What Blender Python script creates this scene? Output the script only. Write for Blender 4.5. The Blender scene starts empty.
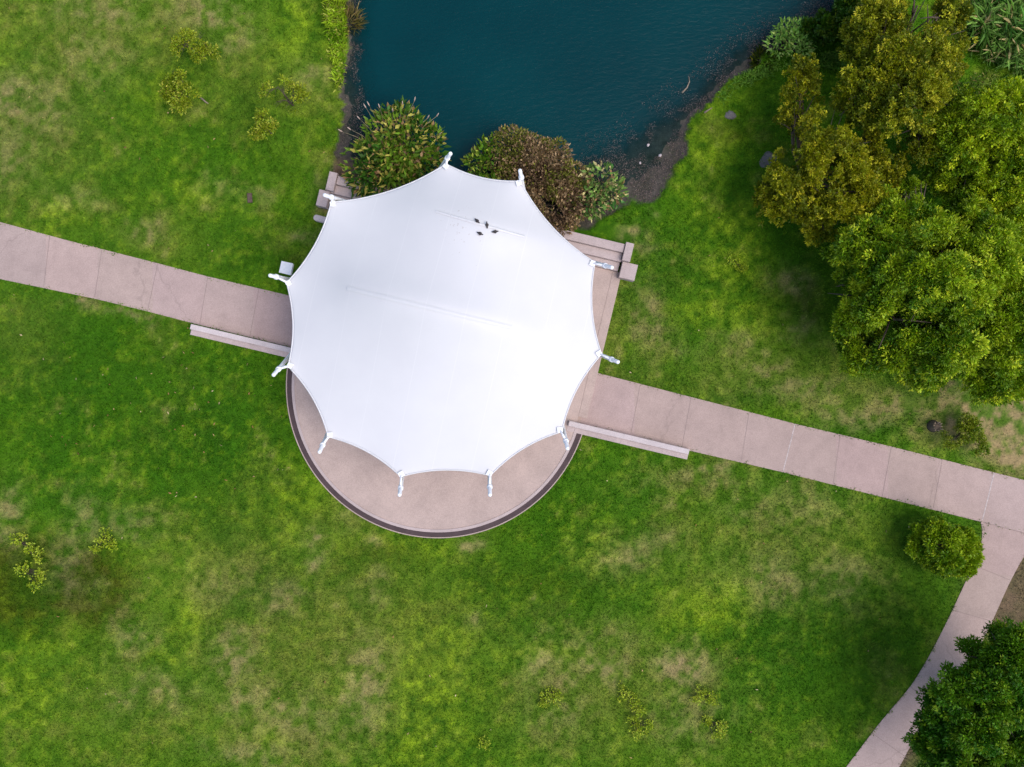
import bpy, bmesh, math, random
import numpy as np
from mathutils import Vector, Matrix

random.seed(11)
RNG = np.random.default_rng(11)
SC = bpy.context.scene
COL = SC.collection
PX = 20.0                 # photo pixels per metre on the ground
H = 45.0                  # height of the camera above the lawn
R = math.radians

# ------------------------------------------------------------------ camera, sky, sun, exposure
cam_d = bpy.data.cameras.new('camera')
cam = bpy.data.objects.new('camera', cam_d)
COL.objects.link(cam)
cam.location = (0, 0, H)
cam.rotation_euler = (0, 0, 0)
cam_d.sensor_width = 36
cam_d.lens = 36 * H / (1024 / PX)
cam_d.clip_start = 0.1
cam_d.clip_end = 2000
SC.camera = cam

SUN_EL, SUN_AZ = 62, 114          # azimuth clockwise from the top of the picture
w = bpy.data.worlds.new('World')
SC.world = w
w.use_nodes = True
wn = w.node_tree
bg = wn.nodes['Background']
sky = wn.nodes.new('ShaderNodeTexSky')
sky.sky_type = 'NISHITA'
sky.sun_disc = False
sky.sun_elevation = R(SUN_EL)
sky.sun_rotation = R(SUN_AZ)
sky.dust_density = 2.5
sky.ozone_density = 0.8
wn.links.new(sky.outputs[0], bg.inputs[0])
bg.inputs[1].default_value = 0.145
sun_d = bpy.data.lights.new('sun', 'SUN')
sun_d.energy = 1.4
sun_d.angle = R(44)
sun_d.color = (1.0, 0.93, 0.86)
sun = bpy.data.objects.new('sun', sun_d)
COL.objects.link(sun)
sd = Vector((math.sin(R(SUN_AZ)) * math.cos(R(SUN_EL)), math.cos(R(SUN_AZ)) * math.cos(R(SUN_EL)), math.sin(R(SUN_EL))))
sun.rotation_euler = sd.to_track_quat('Z', 'Y').to_euler()
sun.location = (40, -15, 60)
SC.view_settings.view_transform = 'Standard'
SC.view_settings.look = 'None'
SC.view_settings.exposure = 0.50
SC.view_settings.gamma = 1.0
SC.view_settings.use_curve_mapping = False
SC.cycles.max_bounces = 6
SC.cycles.transparent_max_bounces = 12

# ------------------------------------------------------------------ helpers
def at(px, py, z=0.0):
    k = (H - z) / H / PX
    return Vector(((px - 512) * k, -(py - 383.5) * k, z))

def lin(r, g, b):
    f = lambda c: (c / 12.92 if c <= 0.04045 else ((c + 0.055) / 1.055) ** 2.4)
    return (f(r / 255), f(g / 255), f(b / 255))

# stage frame: u along the footpath, v towards the audience (pixels from the circle's centre)
SX, SY = 438.3, 386.0
CU, SU = math.cos(R(13.4)), math.sin(R(13.4))
def suv(u, v, z=0.0):
    return at(SX + u * CU - v * SU, SY + u * SU + v * CU, z)
def suv0(u, v, z=0.0):          # ground position, lifted straight up
    p = suv(u, v, 0); p.z = z
    return p

def tag(o, label=None, cat=None, group=None, kind=None):
    if label: o['label'] = label
    if cat: o['category'] = cat
    if group: o['group'] = group
    if kind: o['kind'] = kind
    return o

def thing(name, label, cat, loc, group=None, rz=0):
    o = bpy.data.objects.new(name, None)
    COL.objects.link(o)
    o.empty_display_size = 0.3
    o.location = loc
    o.rotation_euler = (0, 0, rz)
    return tag(o, label, cat, group)

def link(name, me, mat, parent=None, loc=None):
    o = bpy.data.objects.new(name, me)
    COL.objects.link(o)
    if mat: me.materials.append(mat)
    if parent:
        o.parent = parent
        if loc is None: o.location = -Vector(parent.location)   # world-space mesh under an unrotated empty
    if loc is not None: o.location = loc
    return o

def obj_bm(name, bm, mat, parent=None, loc=None, smooth=False):
    bmesh.ops.recalc_face_normals(bm, faces=bm.faces)
    me = bpy.data.meshes.new(name)
    bm.to_mesh(me); bm.free()
    if smooth:
        for p in me.polygons: p.use_smooth = True
    return link(name, me, mat, parent, loc)

def mesh_np(name, verts, faces, col=None, smooth=False):
    verts = np.asarray(verts, np.float32); faces = np.asarray(faces, np.int32)
    me = bpy.data.meshes.new(name)
    n, k = faces.shape
    me.vertices.add(len(verts)); me.vertices.foreach_set('co', verts.ravel())
    me.loops.add(n * k); me.loops.foreach_set('vertex_index', faces.ravel())
    me.polygons.add(n)
    me.polygons.foreach_set('loop_start', np.arange(0, n * k, k, dtype=np.int32))
    me.polygons.foreach_set('loop_total', np.full(n, k, np.int32))
    if smooth: me.polygons.foreach_set('use_smooth', np.ones(n, bool))
    me.update(calc_edges=True)
    if col is not None:
        a = me.attributes.new('Col', 'FLOAT_COLOR', 'POINT')
        c = np.ones((len(verts), 4), np.float32); c[:, :3] = col
        a.data.foreach_set('color', c.ravel())
    return me

def prism(bm, pts, z0, z1, bevel=0.0):
    """vertical prism over a plan outline"""
    lo = [bm.verts.new((p[0], p[1], z0)) for p in pts]
    hi = [bm.verts.new((p[0], p[1], z1)) for p in pts]
    n = len(pts)
    top = bm.faces.new(hi)
    bm.faces.new(lo[::-1])
    for i in range(n):
        bm.faces.new((lo[i], lo[(i + 1) % n], hi[(i + 1) % n], hi[i]))
    if bevel:
        bmesh.ops.recalc_face_normals(bm, faces=bm.faces)
        bmesh.ops.bevel(bm, geom=[e for e in top.edges], offset=bevel, segments=2, affect='EDGES')

def tube_np(path, radii, seg=8, cap=True):
    path = [Vector(p) for p in path]
    vs, fs = [], []
    prev = None
    for i, p in enumerate(path):
        t = (path[min(i + 1, len(path) - 1)] - path[max(i - 1, 0)]).normalized()
        a = prev if prev is not None else (Vector((1, 0, 0)) if abs(t.x) < 0.8 else Vector((0, 1, 0)))
        x = (a - t * a.dot(t)).normalized(); y = t.cross(x); prev = x
        for k in range(seg):
            an = 2 * math.pi * k / seg
            vs.append(p + (x * math.cos(an) + y * math.sin(an)) * radii[i])
    for i in range(len(path) - 1):
        for k in range(seg):
            a, b = i * seg + k, i * seg + (k + 1) % seg
            fs.append((a, b, b + seg)); fs.append((a, b + seg, a + seg))
    if cap:
        for base, c, flip in ((0, path[0], True), ((len(path) - 1) * seg, path[-1], False)):
            vs.append(c); ci = len(vs) - 1
            for k in range(seg):
                a, b = base + k, base + (k + 1) % seg
                fs.append((b, a, ci) if flip else (a, b, ci))
    return vs, fs

class MB:
    def __init__(s): s.v = []; s.f = []
    def add(s, vf):
        o = len(s.v); s.v += [tuple(p) for p in vf[0]]; s.f += [(a + o, b + o, c + o) for a, b, c in vf[1]]
    def tube(s, path, radii, seg=8): s.add(tube_np(path, radii, seg))
    def build(s, name, mat, parent=None, loc=None, smooth=True):
        return link(name, mesh_np(name, s.v, s.f, smooth=smooth), mat, parent, loc)

# smooth value noise in numpy
def _lat(ix, iy, seed):
    h = (ix.astype(np.int64) * 374761393 + iy.astype(np.int64) * 668265263 + seed * 1442695041) & 0x7fffffff
    h = ((h ^ (h >> 13)) * 1274126177) & 0x7fffffff
    h = h ^ (h >> 16)
    return (h % 65536) / 65535.0
def vnoise(x, y, seed=0):
    ix, iy = np.floor(x), np.floor(y)
    fx, fy = x - ix, y - iy
    fx = fx * fx * (3 - 2 * fx); fy = fy * fy * (3 - 2 * fy)
    a = _lat(ix, iy, seed); b = _lat(ix + 1, iy, seed); c = _lat(ix, iy + 1, seed); d = _lat(ix + 1, iy + 1, seed)
    return (a * (1 - fx) + b * fx) * (1 - fy) + (c * (1 - fx) + d * fx) * fy
def fbm(x, y, seed=0, oct=4):
    s = 0; amp = 1; tot = 0
    for i in range(oct):
        s = s + amp * vnoise(x * 2 ** i + 17.3 * i, y * 2 ** i - 9.1 * i, seed + i); tot += amp; amp *= 0.55
    return s / tot
def sstep(a, b, x):
    t = np.clip((x - a) / (b - a), 0, 1)
    return t * t * (3 - 2 * t)

def seg_dist(x, y, poly):
    d = np.full(x.shape, 1e9); ins = np.zeros(x.shape, bool)
    n = len(poly)
    for i in range(n):
        ax, ay = poly[i]; bx, by = poly[(i + 1) % n]
        dx, dy = bx - ax, by - ay
        t = np.clip(((x - ax) * dx + (y - ay) * dy) / (dx * dx + dy * dy + 1e-12), 0, 1)
        d = np.minimum(d, np.hypot(x - ax - t * dx, y - ay - t * dy))
        c = ((ay > y) != (by > y)) & (x < (bx - ax) * (y - ay) / (by - ay + 1e-12) + ax)
        ins ^= c
    return d, ins

# ------------------------------------------------------------------ materials
def new_mat(name):
    m = bpy.data.materials.new(name); m.use_nodes = True
    nt = m.node_tree
    return m, nt, nt.nodes['Principled BSDF']

def N(nt, typ, **kw):
    n = nt.nodes.new(typ)
    for k, v in kw.items(): setattr(n, k, v)
    return n

def noise(nt, scale, detail=4, rough=0.55, vec=None):
    n = N(nt, 'ShaderNodeTexNoise'); n.inputs['Scale'].default_value = scale
    n.inputs['Detail'].default_value = detail; n.inputs['Roughness'].default_value = rough
    if vec is not None: nt.links.new(vec, n.inputs['Vector'])
    return n

def ramp(nt, src, stops):
    r = N(nt, 'ShaderNodeValToRGB')
    while len(r.color_ramp.elements) < len(stops): r.color_ramp.elements.new(0.5)
    for e, (p, c) in zip(r.color_ramp.elements, stops):
        e.position = p; e.color = (*c, 1) if len(c) == 3 else c
    nt.links.new(src, r.inputs[0])
    return r

def mixc(nt, fac, a, b, mode='MIX'):
    m = N(nt, 'ShaderNodeMix', data_type='RGBA', blend_type=mode)
    for sock, v in ((m.inputs[0], fac), (m.inputs[6], a), (m.inputs[7], b)):
        if hasattr(v, 'is_output'): nt.links.new(v, sock)
        elif isinstance(v, (int, float)): sock.default_value = v
        else: sock.default_value = (*v, 1)
    return m.outputs[2]

def bump(nt, bsdf, h, strength, dist=0.02):
    b = N(nt, 'ShaderNodeBump'); b.inputs['Strength'].default_value = strength; b.inputs['Distance'].default_value = dist
    nt.links.new(h, b.inputs['Height']); nt.links.new(b.outputs[0], bsdf.inputs['Normal'])

def geo_pos(nt):
    return N(nt, 'ShaderNodeNewGeometry').outputs['Position']

def mat_concrete(name, base, var=0.12, scale=1.0, rough=0.85, slabs=False):
    m, nt, b = new_mat(name)
    p = geo_pos(nt)
    big = noise(nt, 0.45 * scale, 5, 0.6, p)
    stain = noise(nt, 1.7 * scale, 6, 0.7, p)
    fine = noise(nt, 26, 3, 0.7, p)
    d = tuple(c * (1 - var * 1.6) for c in base); l = tuple(min(1, c * (1 + var)) for c in base)
    c1 = ramp(nt, big.outputs[0], [(0.32, d), (0.66, l)]).outputs[0]
    c2 = mixc(nt, 0.5, c1, ramp(nt, stain.outputs[0], [(0.30, tuple(c * 0.80 for c in base)), (0.52, base), (0.75, tuple(min(1, c * 1.12) for c in base))]).outputs[0])
    c3 = mixc(nt, 0.55, c2, ramp(nt, fine.outputs[0], [(0.30, (0.62, 0.60, 0.60)), (0.62, (1.15, 1.15, 1.15))]).outputs[0], 'MULTIPLY')
    if slabs:
        at_ = N(nt, 'ShaderNodeAttribute', attribute_name='Tint')
        c3 = mixc(nt, 1.0, c3, at_.outputs['Color'], 'MULTIPLY')
        # hairline cracks and old drip stains
        wn_ = noise(nt, 1.1, 3, 0.6, p)
        vm = N(nt, 'ShaderNodeVectorMath', operation='ADD'); nt.links.new(p, vm.inputs[0]); nt.links.new(wn_.outputs['Color'], vm.inputs[1])
        vo = N(nt, 'ShaderNodeTexVoronoi', feature='DISTANCE_TO_EDGE'); vo.inputs['Scale'].default_value = 0.075; nt.links.new(vm.outputs[0], vo.inputs['Vector'])
        c3 = mixc(nt, ramp(nt, vo.outputs['Distance'], [(0.0, (0.28, 0.28, 0.28)), (0.0022, (0, 0, 0))]).outputs[0], c3, (0.16, 0.12, 0.11))
        sn = noise(nt, 3.3, 5, 0.65, p)
        c3 = mixc(nt, ramp(nt, sn.outputs[0], [(0.60, (0, 0, 0)), (0.74, (0.42, 0.42, 0.42))]).outputs[0], c3, tuple(c * .66 for c in base))
    nt.links.new(c3, b.inputs['Base Color'])
    b.inputs['Roughness'].default_value = rough
    bump(nt, b, fine.outputs[0], 0.35, 0.006)
    return m

def mat_plain(name, base, rough=0.5, metallic=0.0, var=0.08, scale=8):
    m, nt, b = new_mat(name)
    n = noise(nt, scale, 4, 0.6, geo_pos(nt))
    c = ramp(nt, n.outputs[0], [(0.3, tuple(x * (1 - var * 2) for x in base)), (0.7, tuple(min(1, x * (1 + var)) for x in base))])
    nt.links.new(c.outputs[0], b.inputs['Base Color'])
    b.inputs['Roughness'].default_value = rough; b.inputs['Metallic'].default_value = metallic
    return m

def mat_leaf(name, rough=0.5, transl=0.22, spec=0.3):
    m, nt, b = new_mat(name)
    a = N(nt, 'ShaderNodeAttribute', attribute_name='Col')
    nt.links.new(a.outputs['Color'], b.inputs['Base Color'])
    b.inputs['Roughness'].default_value = rough
    b.inputs['Specular IOR Level'].default_value = spec
    t = N(nt, 'ShaderNodeBsdfTranslucent'); nt.links.new(a.outputs['Color'], t.inputs[0])
    mx = N(nt, 'ShaderNodeMixShader'); mx.inputs[0].default_value = transl
    nt.links.new(b.outputs[0], mx.inputs[1]); nt.links.new(t.outputs[0], mx.inputs[2])
    nt.links.new(mx.outputs[0], nt.nodes['Material Output'].inputs[0])
    return m

M = {}
M['path'] = mat_concrete('pink_concrete', (0.415, 0.312, 0.282), 0.10, slabs=True)
M['stage'] = mat_concrete('stage_concrete', (0.465, 0.360, 0.322), 0.13)
M['wall'] = mat_concrete('wall_concrete', (0.47, 0.385, 0.375), 0.12, 2.0)
M['pale'] = mat_concrete('pale_concrete', (0.55, 0.48, 0.48), 0.10, 2.0)
M['band'] = mat_concrete('dark_aggregate', (0.072, 0.047, 0.050), 0.25, 3.0)
M['steel'] = mat_plain('white_painted_steel', (0.84, 0.85, 0.88), 0.55, 0.0, 0.05)
M['fitting'] = mat_plain('galvanised_fitting', (0.42, 0.45, 0.50), 0.4, 0.6, 0.1)
M['bark'] = mat_plain('bark', (0.10, 0.075, 0.055), 0.9, 0, 0.25, 14)
M['deadwood'] = mat_plain('weathered_wood', (0.30, 0.23, 0.17), 0.9, 0, 0.2, 20)
M['rock'] = mat_concrete('grey_rock', (0.15, 0.135, 0.13), 0.3, 4.0)
M['feather'] = mat_plain('dark_feathers', (0.045, 0.035, 0.035), 0.6, 0, 0.3, 30)
M['brown_metal'] = mat_plain('rusty_cover', (0.10, 0.065, 0.05), 0.8, 0, 0.2, 20)
M['leaf'] = mat_leaf('leaves')
M['grassblade'] = mat_leaf('grass_blades', 0.6, 0.25, 0.15)

# ground: colours of grass, dry turf and mud come from the mesh attribute, broken up by fine noise
def mat_ground():
    m, nt, b = new_mat('lawn_and_bank')
    p = geo_pos(nt)
    a = N(nt, 'ShaderNodeAttribute', attribute_name='Col')
    f1 = noise(nt, 9, 5, 0.7, p); f2 = noise(nt, 38, 3, 0.7, p)
    c = mixc(nt, 0.8, a.outputs['Color'], ramp(nt, f1.outputs[0], [(0.28, (0.50, 0.55, 0.55)), (0.70, (1.35, 1.30, 1.2))]).outputs[0], 'MULTIPLY')
    c = mixc(nt, 0.8, c, ramp(nt, f2.outputs[0], [(0.28, (0.55, 0.58, 0.55)), (0.70, (1.35, 1.30, 1.3))]).outputs[0], 'MULTIPLY')
    nt.links.new(c, b.inputs['Base Color'])
    b.inputs['Roughness'].default_value = 0.95; b.inputs['Specular IOR Level'].default_value = 0.15
    bump(nt, b, f2.outputs[0], 0.6, 0.03)
    return m
M['ground'] = mat_ground()

def mat_water():
    m, nt, b = new_mat('pond_water')
    p = geo_pos(nt)
    a = N(nt, 'ShaderNodeAttribute', attribute_name='Col')
    big = noise(nt, 0.12, 3, 0.5, p)
    c = ramp(nt, big.outputs[0], [(0.3, (0.0002, 0.028, 0.035)), (0.7, (0.0003, 0.041, 0.048))])
    nt.links.new(c.outputs[0], b.inputs['Base Color'])
    b.inputs['Specular IOR Level'].default_value = 0.24
    b.inputs['Roughness'].default_value = 0.10
    b.inputs['IOR'].default_value = 1.33
    mp = N(nt, 'ShaderNodeMapping'); mp.inputs['Rotation'].default_value = (0, 0, R(-20)); mp.inputs['Scale'].default_value = (0.8, 2.2, 1)
    nt.links.new(p, mp.inputs[0])
    wv = noise(nt, 2.6, 5, 0.65, mp.outputs[0])
    bump(nt, b, wv.outputs[0], 0.38, 0.07)
    tr = N(nt, 'ShaderNodeBsdfTransparent'); tr.inputs[0].default_value = (0.55, 0.72, 0.74, 1)
    mx = N(nt, 'ShaderNodeMixShader')
    sp = N(nt, 'ShaderNodeSeparateColor'); nt.links.new(a.outputs['Color'], sp.inputs[0])
    nt.links.new(sp.outputs[0], mx.inputs[0]); nt.links.new(tr.outputs[0], mx.inputs[1]); nt.links.new(b.outputs[0], mx.inputs[2])
    nt.links.new(mx.outputs[0], nt.nodes['Material Output'].inputs[0])
    return m
M['water'] = mat_water()

def mat_fabric():
    m, nt, b = new_mat('white_membrane')
    p = geo_pos(nt)
    mp = N(nt, 'ShaderNodeMapping'); mp.inputs['Rotation'].default_value = (0, 0, R(13.4))
    nt.links.new(p, mp.inputs[0])
    sx = N(nt, 'ShaderNodeSeparateXYZ'); nt.links.new(mp.outputs[0], sx.inputs[0])
    # welded seams every 1.75 m across the ridge
    dv = N(nt, 'ShaderNodeMath', operation='DIVIDE'); nt.links.new(sx.outputs[0], dv.inputs[0]); dv.inputs[1].default_value = 1.75
    fr = N(nt, 'ShaderNodeMath', operation='FRACT'); nt.links.new(dv.outputs[0], fr.inputs[0])
    sb = N(nt, 'ShaderNodeMath', operation='SUBTRACT'); nt.links.new(fr.outputs[0], sb.inputs[0]); sb.inputs[1].default_value = 0.5
    ab = N(nt, 'ShaderNodeMath', operation='ABSOLUTE'); nt.links.new(sb.outputs[0], ab.inputs[0])
    lt = N(nt, 'ShaderNodeMath', operation='LESS_THAN'); nt.links.new(ab.outputs[0], lt.inputs[0]); lt.inputs[1].default_value = 0.011
    n1 = noise(nt, 0.5, 4, 0.6, p)
    base = ramp(nt, n1.outputs[0], [(0.3, (0.68, 0.676, 0.695)), (0.7, (0.715, 0.711, 0.725))]).outputs[0]
    c = mixc(nt, lt.outputs[0], base, (0.725, 0.72, 0.735))
    # droppings and dust specks around the spot where the birds sit
    sp = noise(nt, 9, 2, 0.5, p)
    vd = N(nt, 'ShaderNodeVectorMath', operation='DISTANCE'); nt.links.new(p, vd.inputs[0]); vd.inputs[1].default_value = tuple(at(462, 226, 5.6))
    mr = N(nt, 'ShaderNodeMapRange'); nt.links.new(vd.outputs['Value'], mr.inputs[0])
    for i_, v_ in ((1, .3), (2, 2.6), (3, .16), (4, 0.0)): mr.inputs[i_].default_value = v_
    ad = N(nt, 'ShaderNodeMath', operation='ADD'); nt.links.new(sp.outputs[0], ad.inputs[0]); nt.links.new(mr.outputs[0], ad.inputs[1])
    c = mixc(nt, ramp(nt, ad.outputs[0], [(0.79, (0, 0, 0)), (0.83, (0.4, 0.4, 0.4))]).outputs[0], c, (0.42, 0.36, 0.33))
    nt.links.new(c, b.inputs['Base Color'])
    b.inputs['Roughness'].default_value = 0.55
    bump(nt, b, lt.outputs[0], 0.10, 0.008)
    t = N(nt, 'ShaderNodeBsdfTranslucent'); t.inputs[0].default_value = (0.8, 0.8, 0.8, 1)
    mx = N(nt, 'ShaderNodeMixShader'); mx.inputs[0].default_value = 0.08
    nt.links.new(b.outputs[0], mx.inputs[1]); nt.links.new(t.outputs[0], mx.inputs[2])
    nt.links.new(mx.outputs[0], nt.nodes['Material Output'].inputs[0])
    return m
M['fabric'] = mat_fabric()

# ------------------------------------------------------------------ plan outlines (photo pixels on the ground)
GRASS_EDGE = [(341, -700), (341, 0), (344, 50), (340, 90), (341, 120), (336, 150), (334, 178), (345, 180), (381, 190), (478, 213),
              (560, 233), (590, 232), (602, 219), (618, 211), (634, 203), (650, 203), (664, 198), (667, 182), (680, 166), (690, 148),
              (688, 124), (700, 112), (712, 102), (724, 82), (737, 74), (749, 68), (770, 52), (800, 46), (830, 32), (850, 2), (868, -60), (900, -200), (900, -700)]
DEEP_EDGE = [(352, -700), (352, 0), (354, 70), (355, 105), (357, 134), (368, 160), (400, 172), (440, 178), (500, 190), (545, 198), (578, 188),
             (600, 157), (620, 151), (636, 143), (658, 124), (672, 119), (688, 108), (702, 92), (718, 75), (742, 53), (765, 40), (790, 28), (815, 15),
             (836, 0), (850, -60), (875, -200), (875, -700)]
PATH_TOP_L = [(-700, 50), (-200, 172), (0, 222), (66, 240), (149, 261), (206, 276), (287, 295), (330, 305)]
PATH_BOT_L = [(-700, 106), (-200, 228), (0, 279), (96, 299), (146, 311), (192, 323), (290, 347), (330, 357)]
PATH_TOP_R = [(560, 364), (594, 372), (691, 397), (796, 424), (893, 447), (1024, 480), (1200, 524), (1700, 650)]
PATH_BOT_R = [(560, 420), (594, 428), (687, 450), (782, 472), (882, 497), (982, 522), (1024, 533), (1200, 577), (1700, 703)]
DOWN_L = [(980.5, 521.6), (984, 533), (981, 545), (969, 574), (950, 615), (931, 653), (912, 685), (880, 722), (846, 767), (800, 830), (730, 930), (600, 1100)]
DOWN_R = [(1040, 537), (1034, 541), (1023, 557), (1008, 585), (991, 624), (972, 660), (950, 692), (918, 731), (895, 775), (855, 840), (790, 940), (660, 1115)]
def W2(pts): return [tuple(at(*p)[:2]) for p in pts]
POLY_PATHS = [W2(PATH_TOP_L + PATH_BOT_L[::-1]), W2(PATH_TOP_R + PATH_BOT_R[::-1]), W2(DOWN_L + DOWN_R[::-1])]
STAGE_R = 151.5
stage_out = [(-STAGE_R, -150)] + [(STAGE_R * math.cos(a), STAGE_R * math.sin(a)) for a in np.linspace(math.pi, 0, 90)] + [(STAGE_R, -150)]
POLY_STAGE = [tuple(suv(u, v)[:2]) for u, v in stage_out]
POLY_WALLS = [[tuple(suv(u, v)[:2]) for u, v in q] for q in (
    [(-160, -182), (160, -182), (168, -144), (-160, -144)], [(-253, -4), (-150, -4), (-150, 8), (-253, 8)], [(134, 2), (259, 2), (259, 15), (134, 15)])]
GE, DE = W2(GRASS_EDGE), W2(DEEP_EDGE)

# ------------------------------------------------------------------ lawn colour: turf types laid out as in the photo
DRY = [(12, 92, 34, 22, .9), (40, 110, 30, 40, .5), (95, 12, 50, 18, .6), (205, 8, 34, 22, .8), (240, 38, 22, 10, .6), (90, 60, 40, 25, .4),
       (5, 150, 25, 30, .5), (316, 72, 16, 14, .7), (145, 232, 18, 12, .7), (70, 200, 25, 10, .4), (215, 190, 16, 10, .4), (250, 200, 14, 12, .4), (85, 308, 14, 6, .8), (140, 318, 26, 5, .8),
       (318, 190, 10, 14, .9), (310, 235, 6, 8, .6), (5, 520, 14, 28, .8), (318, 546, 12, 18, 1.0), (366, 549, 8, 8, .9), (372, 590, 16, 14, .5), (345, 505, 16, 24, .4),
       (90, 515, 26, 22, .5), (135, 520, 20, 14, .5), (80, 560, 22, 40, .5), (240, 658, 26, 24, .75), (130, 630, 24, 26, .5), (125, 702, 26, 16, .6), (165, 690, 30, 20, .4), (250, 705, 26, 22, .6), (365, 690, 24, 40, .75), (372, 720, 12, 10, .7),
       (290, 600, 24, 16, .5), (215, 580, 40, 20, .35), (300, 720, 50, 34, .5), (245, 755, 40, 12, .6), (600, 668, 26, 16, .95), (685, 668, 26, 16, 1.0), (540, 662, 22, 14, .8), (470, 622, 10, 8, .6), (474, 545, 10, 7, .9),
       (590, 650, 50, 22, .5), (560, 700, 30, 40, .45), (690, 720, 40, 30, .45), (770, 575, 40, 26, .55), (840, 575, 30, 22, .5), (810, 510, 46, 24, .4), (760, 500, 36, 20, .35), (640, 548, 40, 18, .45), (700, 480, 60, 16, .4), (720, 462, 20, 6, .7),
       (640, 322, 14, 28, .7), (660, 345, 20, 12, .5), (760, 372, 34, 22, .6), (800, 395, 40, 14, .6), (860, 412, 44, 14, .8), (985, 412, 60, 30, 1.5), (1010, 445, 34, 22, 1.5), (905, 405, 40, 12, 1.2), (1012, 592, 20, 36, 1.2), (905, 745, 12, 22, 1.0), (790, 285, 18, 14, .6), (800, 322, 20, 16, .5), (640, 235, 9, 12, .8), (645, 255, 10, 6, .5), (664, 210, 6, 6, .6), (745, 345, 30, 14, .5)]
DARK = [(120, 380, 130, 60, .8), (210, 430, 110, 80, .8), (60, 430, 60, 60, .5), (260, 490, 70, 50, .5), (230, 520, 60, 30, .5), (45, 580, 60, 32, .9), (100, 590, 18, 22, .7), (570, 545, 80, 60, .6), (520, 590, 70, 50, .6), (860, 620, 70, 70, .5), (900, 590, 40, 50, .4), (800, 700, 80, 50, .5), (760, 640, 60, 40, .6), (560, 490, 50, 40, .4),
        (680, 440, 60, 30, .4), (650, 270, 40, 50, .5), (630, 375, 30, 16, .6), (730, 400, 60, 12, .6), (900, 425, 60, 12, .6), (790, 220, 40, 60, .7), (110, 270, 80, 14, .4), (250, 260, 50, 24, .5), (150, 190, 70, 40, .3), (60, 300, 50, 10, .4), (450, 740, 60, 30, .4), (280, 590, 50, 20, .5), (220, 140, 40, 30, .35), (740, 290, 40, 30, .4)]
YELL = [(300, 500, 40, 30, .5), (190, 600, 30, 50, .3), (430, 690, 40, 60, .6), (420, 740, 40, 40, .6), (540, 655, 40, 10, .9), (700, 620, 30, 30, .6), (730, 590, 26, 20, .5), (600, 540, 26, 20, .5), (705, 160, 24, 26, .7), (740, 95, 22, 16, .6), (720, 220, 30, 24, .7), (735, 265, 18, 16, .8), (700, 305, 26, 14, .6), (745, 320, 26, 16, .6),
        (60, 215, 16, 14, .7), (195, 195, 16, 12, .6), (160, 95, 24, 16, .5), (300, 30, 24, 40, .5), (330, 60, 14, 60, .6), (40, 640, 20, 14, .5), (20, 690, 30, 30, .5), (190, 620, 14, 12, .6), (160, 655, 12, 10, .6), (345, 690, 10, 10, .6), (275, 735, 12, 10, .6), (320, 290, 0.1, 0.1, 0), (850, 540, 30, 30, .3), (400, 545, 60, 8, .4)]
C_LUSH = np.array(lin(76, 130, 14)); C_MID = np.array(lin(104, 148, 24)); C_OLIVE = np.array(lin(130, 142, 58)); C_BROWN = np.array(lin(92, 92, 14))
C_DRY = np.array(lin(186, 162, 122)); C_DARK = np.array(lin(46, 104, 6)); C_YEL = np.array(lin(164, 196, 40))
C_MUD = np.array(lin(94, 87, 86)); C_MUD2 = np.array(lin(56, 60, 48)); C_SOIL = np.array(lin(140, 118, 100))

OLIV = [(330, 640, 130, 90, .8), (235, 575, 60, 60, .8), (600, 690, 110, 60, .6), (30, 120, 80, 90, .6), (100, 40, 130, 45, .6), (330, 525, 50, 30, .6), (760, 375, 80, 30, .7), (640, 330, 40, 50, .5), (790, 545, 110, 50, .55), (280, 80, 90, 60, .4), (640, 560, 60, 40, .4), (150, 240, 60, 30, .4), (880, 400, 80, 20, .6), (160, 700, 140, 60, .4), (30, 330, 40, 40, .5), (480, 640, 60, 50, .3)]
BROWN = [(25, 582, 50, 30, 2.6), (94, 588, 28, 30, 2.6), (725, 130, 16, 12, .5), (800, 305, 30, 16, .5), (540, 580, 50, 20, .4), (380, 560, 30, 16, .4), (300, 740, 40, 14, .3)]
def blobs(x, y, L, warp):
    px = x * PX + 512 + (fbm(x * .55, y * .55, 71, 4) - .5) * warp; py = -y * PX + 383.5 + (fbm(x * .55 + 40, y * .55, 72, 4) - .5) * warp
    m = np.zeros(x.shape)
    for a, b, rx, ry, s in L:
        if s > 0: m = np.maximum(m, s * np.exp(-(((px - a) / rx) ** 2 + ((py - b) / ry) ** 2) * 0.8))
    return m

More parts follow.
